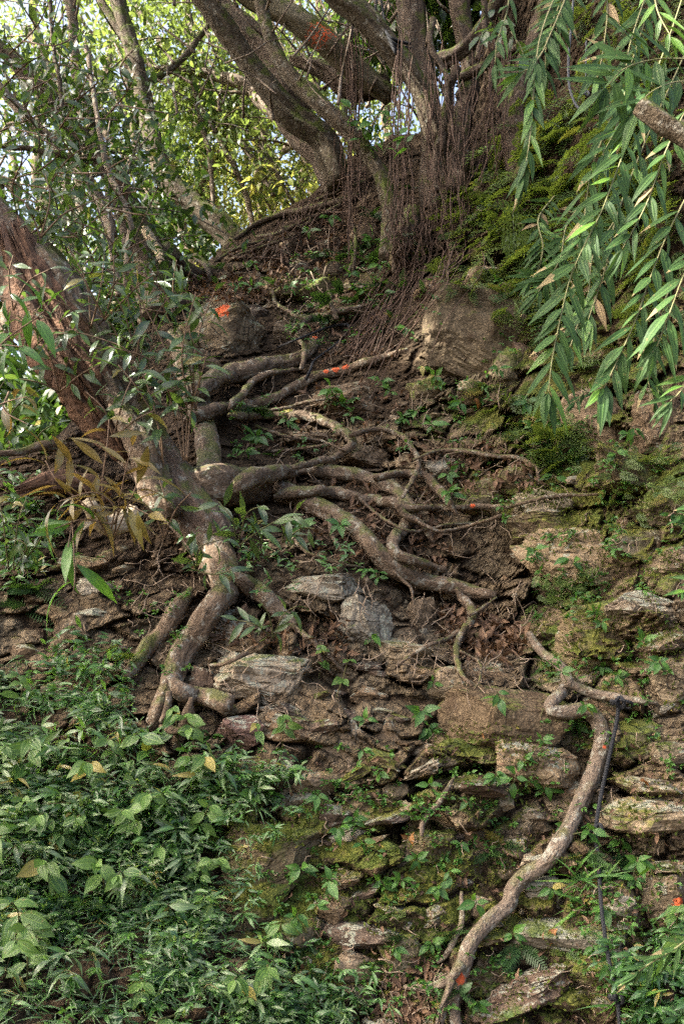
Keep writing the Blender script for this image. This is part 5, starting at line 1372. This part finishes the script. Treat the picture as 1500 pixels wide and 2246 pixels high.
RIB = [(20,1730,75),(60,1700,60),(190,1740,70),(120,1820,70),(40,1900,80),(110,1960,75),(165,1870,55),(230,1960,72),(280,1960,65),(20,2130,85),(60,2190,80),(100,2080,60),(340,1780,70),(400,1750,66),(390,1660,70),(430,1700,60),(350,1700,70),(430,1640,56),(460,1610,52),(410,1850,62),(440,1880,55),(300,1860,60),(360,1980,55),(500,1930,56),(560,2170,70),(600,2110,60),(310,2210,52),(540,2210,56),(620,1640,48),(570,1630,44),(640,1610,44),(250,1690,52),(140,1690,46),(300,1720,50),(340,1840,56),(440,1940,50),(1450,2110,66),(1480,2060,60),(1410,2130,50),(700,1490,46),(740,1530,50),(720,1440,36)]
g2 = np.random.default_rng(77)
for px, py in sample_poly([(-20,1560),(300,1560),(480,1650),(430,1850),(460,2000),(600,2160),(600,2246),(-20,2246)], 14, g2): RIB.append((float(px), float(py), float(g2.uniform(34, 54))))
for px, py, L in RIB: ribbed(px, py, L, 3 if L > 50 else 2)
g = np.random.default_rng(909)
for (px, py) in sample_poly([(-20,1500),(150,1560),(330,1640),(560,1700),(480,1850),(480,2000),(640,2140),(700,2240),(-20,2240)], 44, g):
    p = spt(px, py)[0]; Y = p[1]
    o = thing('long_leaf_herb', p, label('pale long leaved herb', px, py, ''), 'herb', 'long leaved herbs on the bank')
    n = snorm(px, py)[0]; h = g.uniform(50, 120) * Y / FPX
    ax = unit(UPV * .7 + TOC * .5 + np.array([g.normal() * .5, 0, 0]))
    C = crom(np.array([p - n * .02, p + ax * h * .5, p + unit(ax + TOC * .4 + np.array([g.normal() * .3, 0, -.2])) * h]), 5)
    stem_part(o, C[::3], .003, .0015, 'stem')
    for j in range(int(g.integers(7, 11))):
        q = C[min(len(C) - 1, 3 + j)]; a = g.uniform(0, 6.28)
        leaf_obj(o, 'long' if j % 3 else 'lance', 'herb_pale' if g.random() < .6 else 'herb', q, unit(np.array([math.cos(a), -.4, .35 * math.sin(a) - .2]) + ax * .4), unit(UPV * .7 + TOC * .6 + g.normal(size=3) * .4), g.uniform(28, 66) * Y / FPX, g)
# --- seedlings on the rock face
SEED = [(790,1590,34),(800,1660,30),(820,1420,38),(745,1830,38),(790,1870,40),(650,1910,38),(740,1940,46),(1120,1740,50),(1190,1745,44),(1090,1720,36),(1140,1680,30),(1280,1590,40),(1275,1560,34),(1190,1565,32),(1100,1545,44),(1270,1255,50),(1310,1375,34),(1300,1360,30),(1410,950,40),(1390,960,34),(980,1930,32),(1000,1860,28),(960,1955,34),(850,1955,40),(870,1925,36),(920,1900,34),(1040,1990,46),(1030,1760,28),(950,1740,30),(840,1700,30),(1220,1800,40),(1260,1830,44),(1190,1640,26),(930,1610,34),(905,1580,42),(960,1510,26),(690,1750,34),(620,1700,38),(570,1720,42),(520,1690,42),(540,1740,40),(660,1680,36),(600,1760,38),(1230,1950,36),(1390,1920,44),(1400,1950,40),(1350,1880,34),(790,1270,36),(830,1280,32),(660,1180,40),(750,1160,36),(560,980,42),(600,960,34),(530,1010,40),(640,940,28),(770,930,34),(830,850,30),(730,870,40),(760,900,32),(1000,1100,40),(970,1050,30),(860,870,26),(940,820,30),(960,840,28),(700,1990,34),(640,2030,38),(760,1800,32),(1320,1480,30),(1340,1500,32),(1440,1460,36),(1080,2090,30),(930,2080,34),(1130,2060,36),(1300,2090,30),(1060,2200,34),(860,2090,34),(1330,2010,40),(1370,1860,36),(480,1640,40),(450,1760,44),(430,1800,38),(1060,860,28),(1100,820,30),(960,940,34),(1180,930,26),(640,640,26),(770,620,30),(820,590,34),(790,650,28),(560,640,28),(690,520,28),(740,480,30),(830,540,34),(860,660,30),(900,740,32),(650,720,30),(560,590,26),(520,640,28),(930,900,30),(880,930,28),(1010,870,32),(1150,880,34),(1230,1060,34),(1350,1010,32),(1460,1150,34),(1180,1220,30),(1400,1420,34),(1240,1490,30)]
g = np.random.default_rng(202)
for px, py, L in SEED:
    p = spt(px, py)[0]; Y = p[1]; s = L * Y / FPX; n = snorm(px, py)[0]
    o = thing('seedling', p, label('green leafed seedling', px, py, ''), 'seedling', 'seedlings rooted in the slope')
    ax = unit(n * .7 + UPV * .5 + g.normal(size=3) * .3)
    stem_part(o, [p - n * .02, p + ax * s * .4, p + ax * s * .85], .0026, .0016, 'stem')
    m = int(g.integers(4, 8)); a0 = g.uniform(0, 6.28)
    for k in range(m):
        a = a0 + k * 2.4
        dd = unit(np.array([math.cos(a), -.45, math.sin(a) * .55 - .25]) + g.normal(size=3) * .2)
        leaf_obj(o, 'ovate', 'seedling', p + ax * s * g.uniform(.45, .85), dd, unit(UPV * .6 + TOC * .8 + g.normal(size=3) * .35), s * g.uniform(.55, 1.15), g)
# --- ferns
FERN = [(1160,980,70,0),(1200,960,80,0),(1220,990,76,0),(1190,1000,70,0),(1240,1000,64,0),(1080,900,60,0),(1060,850,54,0),(1100,640,60,0),(1080,600,60,0),(1030,560,56,0),(1140,480,70,0),(1100,520,66,0),(1060,440,60,0),(1180,300,70,0),(1210,420,80,0),(1260,400,80,0),(1300,480,80,0),(1200,540,70,0),(1160,560,70,0),(1240,520,70,0),(1330,350,70,0),(1000,430,50,0),(960,480,46,0),(1110,400,60,0),(1150,420,60,0),(1020,480,50,0),(1240,1290,60,0),(1260,1270,54,0),(1300,960,50,0),(1130,700,60,0),
        (1330,1870,60,1),(1280,1880,60,1),(1380,1880,60,1),(1300,1910,55,1),(1350,1920,56,1),(1140,2080,60,1),(970,2060,60,1),(990,2040,56,1),(1070,1870,50,1),(1100,1850,50,1),(1010,2170,60,1),(880,2050,56,1),(1450,2200,80,1),(1400,2160,60,1),(700,2120,60,1),(680,2080,56,1),(720,660,56,1),(700,700,56,1),(750,640,50,1),(820,580,60,1),(800,540,56,1),(560,900,50,1),(600,1000,50,1),(270,1760,140,1),(210,1960,150,1),(250,1800,120,1),(90,1990,120,1),(410,1990,80,1),(370,2020,70,1),(60,1330,90,1),(30,1300,100,1),(80,1290,80,1),(290,1440,60,0),(240,1420,56,0),(930,640,40,1),(860,700,40,1),(880,430,50,1),(900,410,44,1),(820,2110,44,1),(850,2000,40,0),(760,2180,50,1),(1240,2090,40,0),(1420,1010,40,0),(760,560,50,1),(840,620,56,1),(870,520,54,1),(820,470,50,1),(780,660,48,1),(880,640,50,1),(600,620,36,1),(700,560,36,1),(930,560,46,0),(960,600,50,0),(910,690,44,1),(1080,700,60,0),(1110,880,64,0),(1200,740,70,0),(1260,800,70,0),(1340,760,70,0),(1300,640,70,0),(1460,640,70,0),(1480,760,60,0),(1420,860,56,0)]
g = np.random.default_rng(303)
for px, py, L, kd in FERN:
    p = spt(px, py)[0]; s = L * p[1] / FPX; n = snorm(px, py)[0]
    o = thing('fern', p, label('light feathery fern' if kd == 0 else 'dark green fern', px, py, ''), 'fern', 'ferns on the slope')
    m = int(g.integers(4, 7))
    for k in range(m):
        a = g.uniform(-2.0, 2.0)
        dd = unit(np.array([math.sin(a), -.55, math.cos(a) * .5 - .25]) + n * .3 + g.normal(size=3) * .15)
        leaf_obj(o, 'fern' if kd == 0 else 'ladder', 'fern' if kd == 0 else 'fern_dark', p - n * .01, dd, unit(UPV * .5 + n + g.normal(size=3) * .3), s * g.uniform(.7, 1.2), g, 'frond')
# fern and moss-fern carpet on the cliff: uncountable
g = np.random.default_rng(404)
parts = []
for poly, n, L in [([(1080,330),(1180,200),(1330,230),(1440,420),(1430,620),(1300,620),(1220,720),(1130,640),(1080,520)], 330, 92), ([(1330,200),(1500,200),(1500,760),(1380,700)], 120, 84), ([(1100,900),(1250,900),(1270,1030),(1150,1030)], 50, 66), ([(960,420),(1090,360),(1090,560),(980,540)], 150, 44), ([(1200,-20),(1500,-20),(1500,220),(1330,240)], 170, 74), ([(960,560),(1150,600),(1140,660),(980,640)], 60, 40), ([(1180,1250),(1290,1250),(1290,1330),(1180,1340)], 24, 40), ([(1340,980),(1500,980),(1500,1160),(1330,1150)], 50, 34)]:
    q = sample_poly(poly, n, g); P = spt(q[:, 0], q[:, 1]); N = snorm(q[:, 0], q[:, 1], 20); P = P + N * .02
    a = g.uniform(-1.7, 1.7, n)
    D = unit(np.stack([np.sin(a), np.full(n, -.45), np.cos(a) * .4 - .55], -1) + N * .2 + g.normal(size=(n, 3)) * .2)
    Sz = L * P[:, 1] / FPX * g.uniform(.6, 1.3, n)
    parts.append(inst(*FT[int(g.integers(3))], P, D, unit(N + UPV * .4 + g.normal(size=(n, 3)) * .35), Sz))
link('fern_carpet', stuff_mesh('fern_carpet', parts, M['fern']), label='pale green moss fern carpet hanging on the right cliff', cat='fern', kind='stuff')

# --- low herbs of the leafy bank: single ones and the mass between them
MASS = [(-60,1440),(60,1450),(150,1530),(240,1530),(300,1610),(370,1690),(470,1660),(520,1690),(640,1690),(600,1750),(520,1800),(460,1850),(440,1900),(470,1990),(530,2080),(640,2110),(740,2170),(760,2290),(-60,2290)]
CORNER = [(1330,2100),(1420,2060),(1500,2010),(1500,2290),(1380,2290),(1370,2200)]
def herb_parts(P, N, L, g, m=7, kind='lance', hgt=1.2):
    n = len(P)
    out = []
    ax = unit(N * .5 + UPV * .6 + TOC * .25 + g.normal(size=(n, 3)) * .3)
    for k in range(m):
        a = g.uniform(0, 6.28, n)
        D = unit(np.stack([np.cos(a), -.35 - .3 * np.abs(np.sin(a)), np.sin(a) * .45 - .1], -1) + ax * .35 + g.normal(size=(n, 3)) * .15)
        h = L * hgt * (.25 + .9 * k / m)
        out.append(inst(*LT[kind][int(g.integers(nvar(kind)))], P + ax * h[:, None], D, unit(UPV * .8 + TOC * .6 + g.normal(size=(n, 3)) * .4), L * g.uniform(.6, 1.2, n)))
    return out
g = np.random.default_rng(505)
def ground_pts(poly, n): 
    q = sample_poly(poly, n, g)
    return q, spt(q[:, 0], q[:, 1]), snorm(q[:, 0], q[:, 1], 24)
parts = []
q, P, N = ground_pts(MASS, 1500)
cl = fbm(P * 3.2, 2) > -0.02
P, N = P[cl], N[cl]
parts += herb_parts(P, N, 26 * P[:, 1] / FPX * g.uniform(.5, 1.4, len(P)), g, 6, 'lance', 1.7)
parts += herb_parts(P, N, 34 * P[:, 1] / FPX * g.uniform(.5, 1.3, len(P)), g, 5, 'long', 1.5)
q, P, N = ground_pts([(380,1640),(640,1660),(760,1760),(600,1860),(560,2000),(760,2100),(900,2246),(500,2246),(420,1900)], 150)
parts += herb_parts(P, N, 24 * P[:, 1] / FPX * g.uniform(.6, 1.4, len(P)), g, 6, 'long', 1.3)
q, P, N = ground_pts(MASS, 700)
parts += herb_parts(P, N, 46 * P[:, 1] / FPX * g.uniform(.6, 1.3, len(P)), g, 5, 'grass', .4)
q, P, N = ground_pts(CORNER, 120)
parts += herb_parts(P, N, 34 * P[:, 1] / FPX * g.uniform(.6, 1.3, len(P)), g, 6)
q, P, N = ground_pts([(0,1060),(130,1060),(120,1260),(0,1330)], 70)
parts += herb_parts(P, N, 34 * P[:, 1] / FPX * g.uniform(.6, 1.3, len(P)), g, 6)
q, P, N = ground_pts([(130,1400),(300,1440),(300,1600),(100,1560)], 90)
parts += herb_parts(P, N, 30 * P[:, 1] / FPX * g.uniform(.6, 1.3, len(P)), g, 6)
q, P, N = ground_pts([(380,1180),(700,1150),(800,1250),(500,1340)], 46)
parts += herb_parts(P, N, 26 * P[:, 1] / FPX * g.uniform(.6, 1.3, len(P)), g, 5)
pale = parts[6:11]; parts = parts[:6] + parts[11:]
link('pale_herb_carpet', stuff_mesh('pale_herb_carpet', pale, M['herb_pale']), label='paler long leaved herbs mixed through the leafy bank', cat='herbs', kind='stuff')
link('herb_carpet', stuff_mesh('herb_carpet', parts, M['herb']), label='dense low green herbs covering the leafy bank', cat='herbs', kind='stuff')
# tiny creeping leaves on moss and cracks
parts = []
for poly, n in [([(560,1650),(1500,1550),(1500,2246),(560,2246)], 1700), ([(950,850),(1350,900),(1400,1250),(1000,1120)], 420), ([(1150,1150),(1500,1000),(1500,1560),(1180,1520)], 420), ([(880,560),(1150,600),(1150,860),(900,860)], 120), ([(500,880),(900,860),(900,1020),(500,1020)], 160), ([(620,560),(860,560),(860,760),(620,760)], 150), ([(150,1200),(420,1300),(420,1500),(150,1480)], 160)]:
    q, P, N = ground_pts(poly, n)
    cl = fbm(P * 5.0 + 4, 2) > 0.08
    P, N = P[cl], N[cl]
    parts += herb_parts(P, N, 13 * P[:, 1] / FPX * g.uniform(.6, 1.4, len(P)), g, 5, 'ovate', .7)
link('creeping_herb', stuff_mesh('creeping_herb', parts, M['seedling']), label='tiny creeping leaves scattered over mossy rock and cracks', cat='herbs', kind='stuff')
parts = []; ZBk = ZB.copy(); ZB[:] = ZB0
for poly, n, thr in [([(700,1750),(1500,1600),(1500,2246),(600,2246),(560,1800)], 7000, .0), ([(1150,1000),(1500,950),(1500,1560),(1180,1500)], 5500, -.05), ([(500,1780),(720,1800),(700,2020),(500,1980)], 1600, -.05), ([(980,860),(1250,880),(1250,1150),(1000,1130)], 2200, .0), ([(600,600),(760,600),(760,700),(600,700)], 700, .0), ([(940,1580),(1300,1600),(1300,1700),(940,1720)], 900, .0)]:
    q, P, N = ground_pts(poly, n)
    cl = fbm(P * 4.5 + 12, 3) + .12 * N[:, 2] > thr
    P, N = P[cl], N[cl]; m = len(P)
    parts.append(inst(*LT['tiny'][0], P - N * .004, unit(N + g.normal(size=(m, 3)) * .8 + UPV * .3), unit(g.normal(size=(m, 3)) + TOC), g.uniform(.008, .022, m)))
ZB[:] = ZBk
link('moss_cushion', stuff_mesh('moss_cushion', parts, M['moss']), label='short green moss growing in cushions over the rocks', cat='moss', kind='stuff')
hv = []
for k in range(6):
    m = 9
    pp = herb_parts(np.zeros((1, 3)), np.array([[0, -.7, .7]]), np.array([1.0]), np.random.default_rng(k), m, 'lance', 1.3)
    hv.append(stuff_mesh('herb', pp, M['herb' if k % 3 else 'seedling']))
q = sample_poly(MASS, 190, g); P = spt(q[:, 0], q[:, 1])
for k in range(190):
    s = g.uniform(20, 36) * P[k, 1] / FPX
    link('bank_herb', hv[k % 6], None, Matrix.Translation(Vector(P[k])) @ Matrix.Rotation(g.uniform(-.7, .7), 4, 'Z') @ Matrix.Rotation(g.uniform(-.3, .3), 4, 'Y') @ Matrix.Diagonal((s, s, s, 1)),
         'narrow leaved green herb standing on the leafy bank', 'herb', 'herbs of the leafy bank')

# --- bamboo
g = np.random.default_rng(606)
def frond(stem, lab, L=150, gap=30, mat='bamboo', first=.2, spread=.62, dry=0.06, wpx=4, name='bamboo_frond', nrm=None, tipfan=3):
    b = stem[0]; spread *= .85; gap *= .74; L *= .88
    o = thing(name, at(np.array(float(b[0])), np.array(float(b[1])), b[2]), lab, 'bamboo', 'bamboo fronds hanging at right')
    A = crom(np.array(stem, float), 8); P = at(A[:, 0], A[:, 1], A[:, 2]); Y = A[:, 2].mean()
    t = tube(P, np.linspace(wpx * .5, 1.5, len(P)) * Y / FPX, 6, 0.03)
    link('stem', local_mesh(t, 'stem', M['stem_bamboo'], o.location), o)
    seg = np.linalg.norm(np.diff(A[:, :2], axis=0), axis=1); s = np.concatenate([[0], np.cumsum(seg)]); T = unit(np.gradient(P, axis=0))
    d0 = first * s[-1]; side = 1
    def put(d0, ang, k=1.0):
        q = np.array([np.interp(d0, s, P[:, j]) for j in range(3)]); tg = unit(np.array([np.interp(d0, s, T[:, j]) for j in range(3)]))
        ax = unit(np.cross(tg, TOC))
        dr = unit(tg * math.cos(ang) + ax * math.sin(ang) + TOC * g.uniform(-.15, .25) - UPV * .08 + g.normal(size=3) * .09)
        nr = unit(TOC * 1.0 + UPV * .35 + ax * math.copysign(.25, ang) + g.normal(size=3) * .3)
        m = 'dry' if g.random() < dry * .45 else mat if g.random() > .08 else 'bamboo_bright'
        leaf_obj(o, 'bamb', m, q, dr, nr, L * k * g.uniform(.6, 1.1) * Y / FPX, g, sw=L * k * g.uniform(.65, 1.15) * Y / FPX)
    while d0 < s[-1] - 4:
        put(d0, side * spread * g.uniform(.75, 1.2)); side = -side
        d0 += gap * g.uniform(.75, 1.2)
    for k in range(tipfan): put(s[-1], g.normal() * .22, .95)
    return o
frond([(1270,-130,4.8),(1190,60,4.5),(1172,180,4.45),(1166,260,4.4),(1158,330,4.35),(1148,385,4.35)], 'narrow bamboo spray hanging alone left of the others', 118, 22, 'bamboo', .5, .34, 0)
frond([(1280,-100,4.8),(1200,90,4.6),(1178,130,4.55),(1160,150,4.5),(1140,160,4.5)], 'short bamboo tuft topping the lone hanging spray', 110, 12, 'bamboo', .2, .9, 0)
frond([(1520,-80,4.0),(1460,100,3.8),(1400,250,3.7),(1350,380,3.6),(1320,460,3.55),(1280,540,3.5),(1250,610,3.48),(1228,700,3.45),(1210,790,3.42),(1202,860,3.4)], 'longest bamboo frond with feathered tip before the cliff', 150, 24, 'bamboo', .3, .66, .03)
frond([(1510,420,3.4),(1460,520,3.35),(1425,610,3.3),(1390,710,3.25),(1358,780,3.25),(1325,850,3.2)], 'broad bamboo frond right of the longest frond', 158, 27, 'bamboo', .1, .62, .02)
frond([(1580,120,3.8),(1510,230,3.7),(1460,330,3.6),(1420,440,3.55),(1390,500,3.5),(1365,545,3.5)], 'bamboo frond with dry brown leaves', 130, 26, 'bamboo', .3, .5, .28)
frond([(1540,130,3.2),(1440,130,3.15),(1370,150,3.1),(1330,190,3.1)], 'large drooping bamboo spray at the upper right edge', 190, 15, 'bamboo', .3, 1.2, 0)
frond([(1540,180,3.2),(1480,180,3.15),(1430,200,3.1),(1400,230,3.1)], 'second drooping bamboo spray below the upper right edge', 180, 18, 'bamboo', .2, 1.1, 0)
frond([(1540,520,3.2),(1500,600,3.15),(1470,680,3.1),(1440,760,3.1)], 'bamboo frond at the right edge beside the broad frond', 150, 26, 'bamboo', .1, .6, .03)
frond([(1450,-80,4.6),(1390,120,4.4),(1330,280,4.2),(1300,360,4.1),(1285,440,4.1),(1280,500,4.05)], 'dark broad leaved bamboo behind the longest frond', 130, 28, 'bamboo', .1, .5, .05)
frond([(1560,760,3.2),(1520,820,3.15),(1490,860,3.1),(1470,880,3.1)], 'bamboo tips at the right edge under the fronds', 100, 22, 'bamboo', .1, .6, 0)
frond([(1560,1080,3.0),(1520,1110,3.0),(1500,1130,2.95)], 'small bamboo tip at right edge above grey slab', 90, 14, 'bamboo', .1, .6, 0)
frond([(1560,1250,3.0),(1520,1280,3.0),(1500,1295,2.95)], 'lower bamboo tip at the right edge by grey slab', 80, 14, 'bamboo', .1, .6, 0)
frond([(1250,-60,5.0),(1230,20,4.9),(1215,90,4.85)], 'bamboo spray at the top beside the grey rope', 110, 18, 'bamboo', .1, .7, .05)
frond([(1330,-60,4.6),(1330,40,4.5),(1320,120,4.45),(1310,170,4.4)], 'bamboo spray below the top edge right of grey rope', 120, 20, 'bamboo', .1, .6, .05)
frond([(1120,-40,5.0),(1110,30,4.9),(1090,90,4.85),(1085,140,4.85)], 'thin bamboo spray at the top right of the fig trunk', 100, 24, 'bamboo', .1, .6, 0)
frond([(1430,-60,3.6),(1440,20,3.5),(1470,80,3.45)], 'bamboo leaves crossing the top right corner', 130, 24, 'bamboo_bright', .2, .7, 0)
frond([(1560,2020,2.9),(1480,2080,2.85),(1430,2110,2.85),(1400,2130,2.85)], 'bamboo shoot in the bottom right corner', 80, 18, 'bamboo', .1, .7, 0)
frond([(1215,430,5.95),(1180,480,5.4),(1190,540,5.3),(1180,590,5.3),(1160,620,5.25)], 'bamboo grass clump behind the longest frond', 80, 7, 'bamboo', .05, .9, .05)
frond([(1270,450,5.8),(1240,500,5.2),(1230,560,5.1),(1210,600,5.1),(1180,640,5.1)], 'second bamboo grass clump on the fern cliff', 84, 7, 'bamboo', .05, .9, .05)
frond([(1350,480,5.6),(1300,560,4.7),(1290,640,4.6),(1270,700,4.6),(1250,760,4.55)], 'bamboo grass clump behind the feathered tip', 90, 9, 'bamboo', .05, .9, .05)
frond([(1470,630,4.9),(1440,700,4.2),(1430,780,4.1),(1420,820,4.1),(1425,860,4.1)], 'dull bamboo sprig behind the broad frond', 90, 14, 'bamboo', .05, .7, .1)
frond([(1330,900,4.9),(1290,860,4.8),(1260,880,4.75)], 'small bamboo sprig above the brown cliff boulders', 60, 12, 'bamboo', .05, .7, .1)
frond([(1440,-80,4.6),(1380,100,4.3),(1370,200,4.2),(1350,280,4.15),(1320,340,4.1)], 'dark bamboo frond behind the drooping sprays', 130, 26, 'bamboo', .05, .6, .03)
frond([(1500,120,4.8),(1410,320,4.5),(1350,480,4.2),(1335,560,4.1),(1310,640,4.1),(1290,700,4.05)], 'bamboo frond between longest and broad fronds', 130, 24, 'bamboo', .05, .6, .08)
frond([(1270,-120,5.0),(1230,0,4.9),(1200,80,4.8),(1195,150,4.8)], 'bamboo sprig left of the grey rope', 110, 20, 'bamboo', .1, .6, 0)
# grass tufts
for k, (px, py, L, lab) in enumerate([(1270,1930,90,'thin pale grass tuft right of the winding root'), (1320,1930,70,'short grass tuft left of the black rope'), (1290,1985,100,'drooping grass tuft above the layered grey stone'), (1400,2190,110,'grass tuft beside the lowest rope knot'), (1350,2210,80,'grass tuft left of the lowest rope knot'), (1440,1020,50,'grass tuft on the mossy right boulder'), (820,640,60,'grass tuft below the crooked grey limb')]):
    p = spt(px, py)[0]; s = L * p[1] / FPX
    o = thing('grass_tuft', p, lab, 'grass', 'grass tufts on the slope')
    for j in range(14):
        a = g.normal() * .8
        leaf_obj(o, 'grass', 'seedling' if j % 4 else 'bamboo_bright', p + g.normal(size=3) * .01, unit(np.array([math.sin(a), -.5, .5 * math.cos(a)]) + g.normal(size=3) * .2), unit(UPV + TOC + g.normal(size=3) * .3), s * g.uniform(.5, 1.1), g, 'blade')

# ------------------------------------------------------------------ ropes
def rope(name, lab, paths, mat, org):
    o = thing(name, org, lab, 'rope')
    for nm, pts, lift in paths:
        part_tube(nm, pts, o, mat, lift=lift, nseg=8, rough=0.02, wob=0, sm=14)
    return o
def knot(cx, cy, r, w, Y):
    return [(cx + r * math.cos(a) * (1 + .25 * math.sin(3 * a)), cy + r * .8 * math.sin(2 * a) * .8 + r * .5 * math.sin(a), w, Y - .012 * math.cos(3 * a)) for a in np.linspace(0, 6.28 * 1.6, 16)]
yk = lambda x, y, d=.05: float(surf(x, y)[0]) - d
rp = [(1356,1535),(1352,1580),(1335,1660),(1318,1740),(1308,1800),(1306,1830),(1312,1900),(1318,1990),(1330,2080),(1342,2140),(1352,2190),(1358,2246),(1360,2320)]
ry = np.minimum.accumulate(np.array([yk(x, y, .06) for x, y in rp]))
rope('trail_rope', 'black rope tied to the root and hanging down with knots',
     [('strand', [(x, y, 9, Y) for (x, y), Y in zip(rp, ry)], 0),
      ('knot', knot(1353, 1540, 14, 8, yk(1353, 1536, .07)), 0), ('knot', knot(1307, 1818, 13, 9, float(ry[4]) - .01), 0), ('knot', knot(1350, 2188, 14, 9, float(ry[10]) - .01), 0),
      ('tail', [(1360, 1535, 7, yk(1360, 1535, .08)), (1385, 1542, 7, yk(1385, 1545, .06)), (1380, 1555, 6, yk(1380, 1555, .05)), (1360, 1550, 6, yk(1360, 1550, .06))], 0)], M['rope_black'], pm(1353, 1540))
rope('loose_cord', 'thin black cord looped over the orange marked root',
     [('strand', [(680,815,6,yk(690,815,.12)), (670,835,6,yk(670,835,.05)), (682,808,6,yk(682,808,.14)), (690,790,5,yk(690,790,.10)), (740,752,5,yk(740,752,.1)), (765,722,5,yk(765,722,.1)), (760,712,5,yk(760,712,.1)), (720,718,5,yk(720,718,.1)), (650,745,5,yk(650,745,.1)), (610,762,5,yk(610,762,.06))], 0)], M['rope_black'], pm(690, 800))
rope('grey_cord', 'thin grey cord hanging in front of the fern cliff',
     [('strand', [(1258,-20,6,5.6),(1252,60,6,5.6),(1246,130,6,5.6),(1248,190,6,5.6),(1262,230,6,5.58),(1276,242,6,5.56)], 0), ('strand', [(1285,90,4,5.6),(1284,150,4,5.6),(1284,200,4,5.6)], 0), ('knot', knot(1284, 205, 7, 5, 5.6), 0)], M['rope_grey'], at(np.array(1250.), np.array(10.), 5.6))
coil = []
for k in range(4):
    y = 76 + k * 10
    coil.append(('coil', [(838 + k * 5, y - 24 + k * 2, 7, 7.0), (850 + k * 4, y, 7, 6.93), (872, y + 14, 7, 6.95), (898, y + 20, 7, 7.1)], 0))
rope('rope_coil', 'black rope coils wrapped between fig limb and trunk', coil + [('strand', [(826,0,6,7.1),(822,40,6,7.05),(836,70,6,7.0)], 0), ('strand', [(834,-10,6,7.1),(842,40,6,7.05),(850,70,6,7.0)], 0)], M['rope_black'], at(np.array(868.), np.array(90.), 7.0))

# ------------------------------------------------------------------ litter
g = np.random.default_rng(707)
ZB[:] = ZB0
parts = []
def litter(poly, n, L):
    q = sample_poly(poly, n, g); P = spt(q[:, 0], q[:, 1]); N = snorm(q[:, 0], q[:, 1], 18)
    D = unit(np.cross(N, unit(g.normal(size=(n, 3)))) + N * .25)
    parts.append(inst(*LT['dead'][int(g.integers(3))], P + N * .008, D, unit(N + g.normal(size=(n, 3)) * .5), L * P[:, 1] / FPX * g.uniform(.5, 1.3, n)))
for _ in range(3):
    litter([(960,1330),(1130,1370),(1160,1420),(1080,1460),(1000,1440)], 90, 30)
    litter([(400,600),(560,610),(600,660),(420,665)], 130, 20)
    litter([(500,560),(760,440),(800,560),(620,640)], 130, 16)
    litter([(600,1060),(960,1080),(1000,1250),(700,1240)], 110, 24)
    litter([(880,960),(1200,980),(1200,1080),(900,1080)], 70, 24)
    litter([(480,1340),(760,1360),(760,1460),(480,1420)], 60, 22)
    litter([(520,860),(900,840),(900,1000),(520,1000)], 60, 20)
    litter([(860,2100),(1050,2140),(960,2246),(820,2246)], 50, 26)
    litter([(560,1650),(1500,1600),(1500,2246),(560,2246)], 100, 18)
    litter([(380,1110),(560,1130),(560,1260),(400,1260)], 60, 24)
    litter([(700,640),(840,640),(860,800),(680,800)], 50, 18)
link('leaf_litter', stuff_mesh('leaf_litter', parts, M['dead']), label='brown dead leaf litter lying among roots and stones', cat='litter', kind='stuff')
ac = Acc()
for poly, n, Lp in [([(500,540),(780,430),(860,800),(620,800)], 95, 46), ([(560,850),(1200,900),(1250,1100),(1000,1260),(560,1240)], 190, 50), ([(900,1250),(1150,1300),(1150,1500),(860,1500)], 110, 44), ([(460,1280),(820,1300),(820,1560),(460,1560)], 80, 44), ([(560,1600),(1500,1500),(1500,2246),(560,2246)], 130, 26), ([(260,1150),(520,1150),(480,1450),(260,1450)], 90, 56), ([(820,2090),(1050,2120),(1000,2246),(820,2246)], 40, 40), ([(1150,700),(1500,900),(1500,1500),(1150,1400)], 60, 24)]:
    for (x, y) in sample_poly(poly, n, g):
        a = g.uniform(-1.6, 1.6); L = Lp * g.uniform(.4, 1.5)
        xs = x + np.array([0, .33, .66, 1]) * L * math.cos(a) + g.normal(size=4) * 4; ys = y + np.array([0, .33, .66, 1]) * L * math.sin(a) + g.normal(size=4) * 4
        Y = surf(xs, ys); Y = np.minimum(Y, np.roll(Y, 1)) - .006 - .02 * g.random()
        P = crom(at(xs, ys, Y), 2)
        ac.add(tube(P, np.linspace(1, .55, len(P)) * g.uniform(.6, 1.7) * Y.mean() / FPX, 4, 0))
V = np.vstack(ac.V)
link('twig_litter', ac.mesh('twig_litter', M['twig']), label='fine dry twigs and hair roots strewn over the slope', cat='twigs', kind='stuff')
for px, py, L, a, lab in [(940+285,2042,46,2.6,'orange fallen leaf on the layered grey stone'), (912,1828,34,1.9,'orange fallen leaf under the tilted tan stones'), (1400,1715,36,.2,'curled orange leaf on the slab right of the rope'), (1310,1925,30,2.2,'orange curled leaf beside the grass tuft'), (1000,1360,40,2.0,'orange dead leaf hanging in the root hollow'), (880,1830,34,.4,'tan torn leaf left of the tilted stones'), (1060,1605,14,1.0,'orange speck of leaf on the ledge slab face'), (1040,870,30,1.3,'rusty dead leaf below the smooth tan boulder'), (300,2120+30,40,.3,'pale dry leaf lying on the leafy bank'), (900,2215,36,1.0,'orange brown leaf in the litter at the bottom')]:
    p = spt(px, py)[0]; n = snorm(px, py)[0]
    o = link('fallen_leaf', leaf_mesh('dead', int(g.integers(3)), 'orange_leaf'), None, frame_mat(p + n * .012, np.array([math.cos(a), -.2, -math.sin(a)]), n + g.normal(size=3) * .2, L * p[1] / FPX), lab, 'leaf')
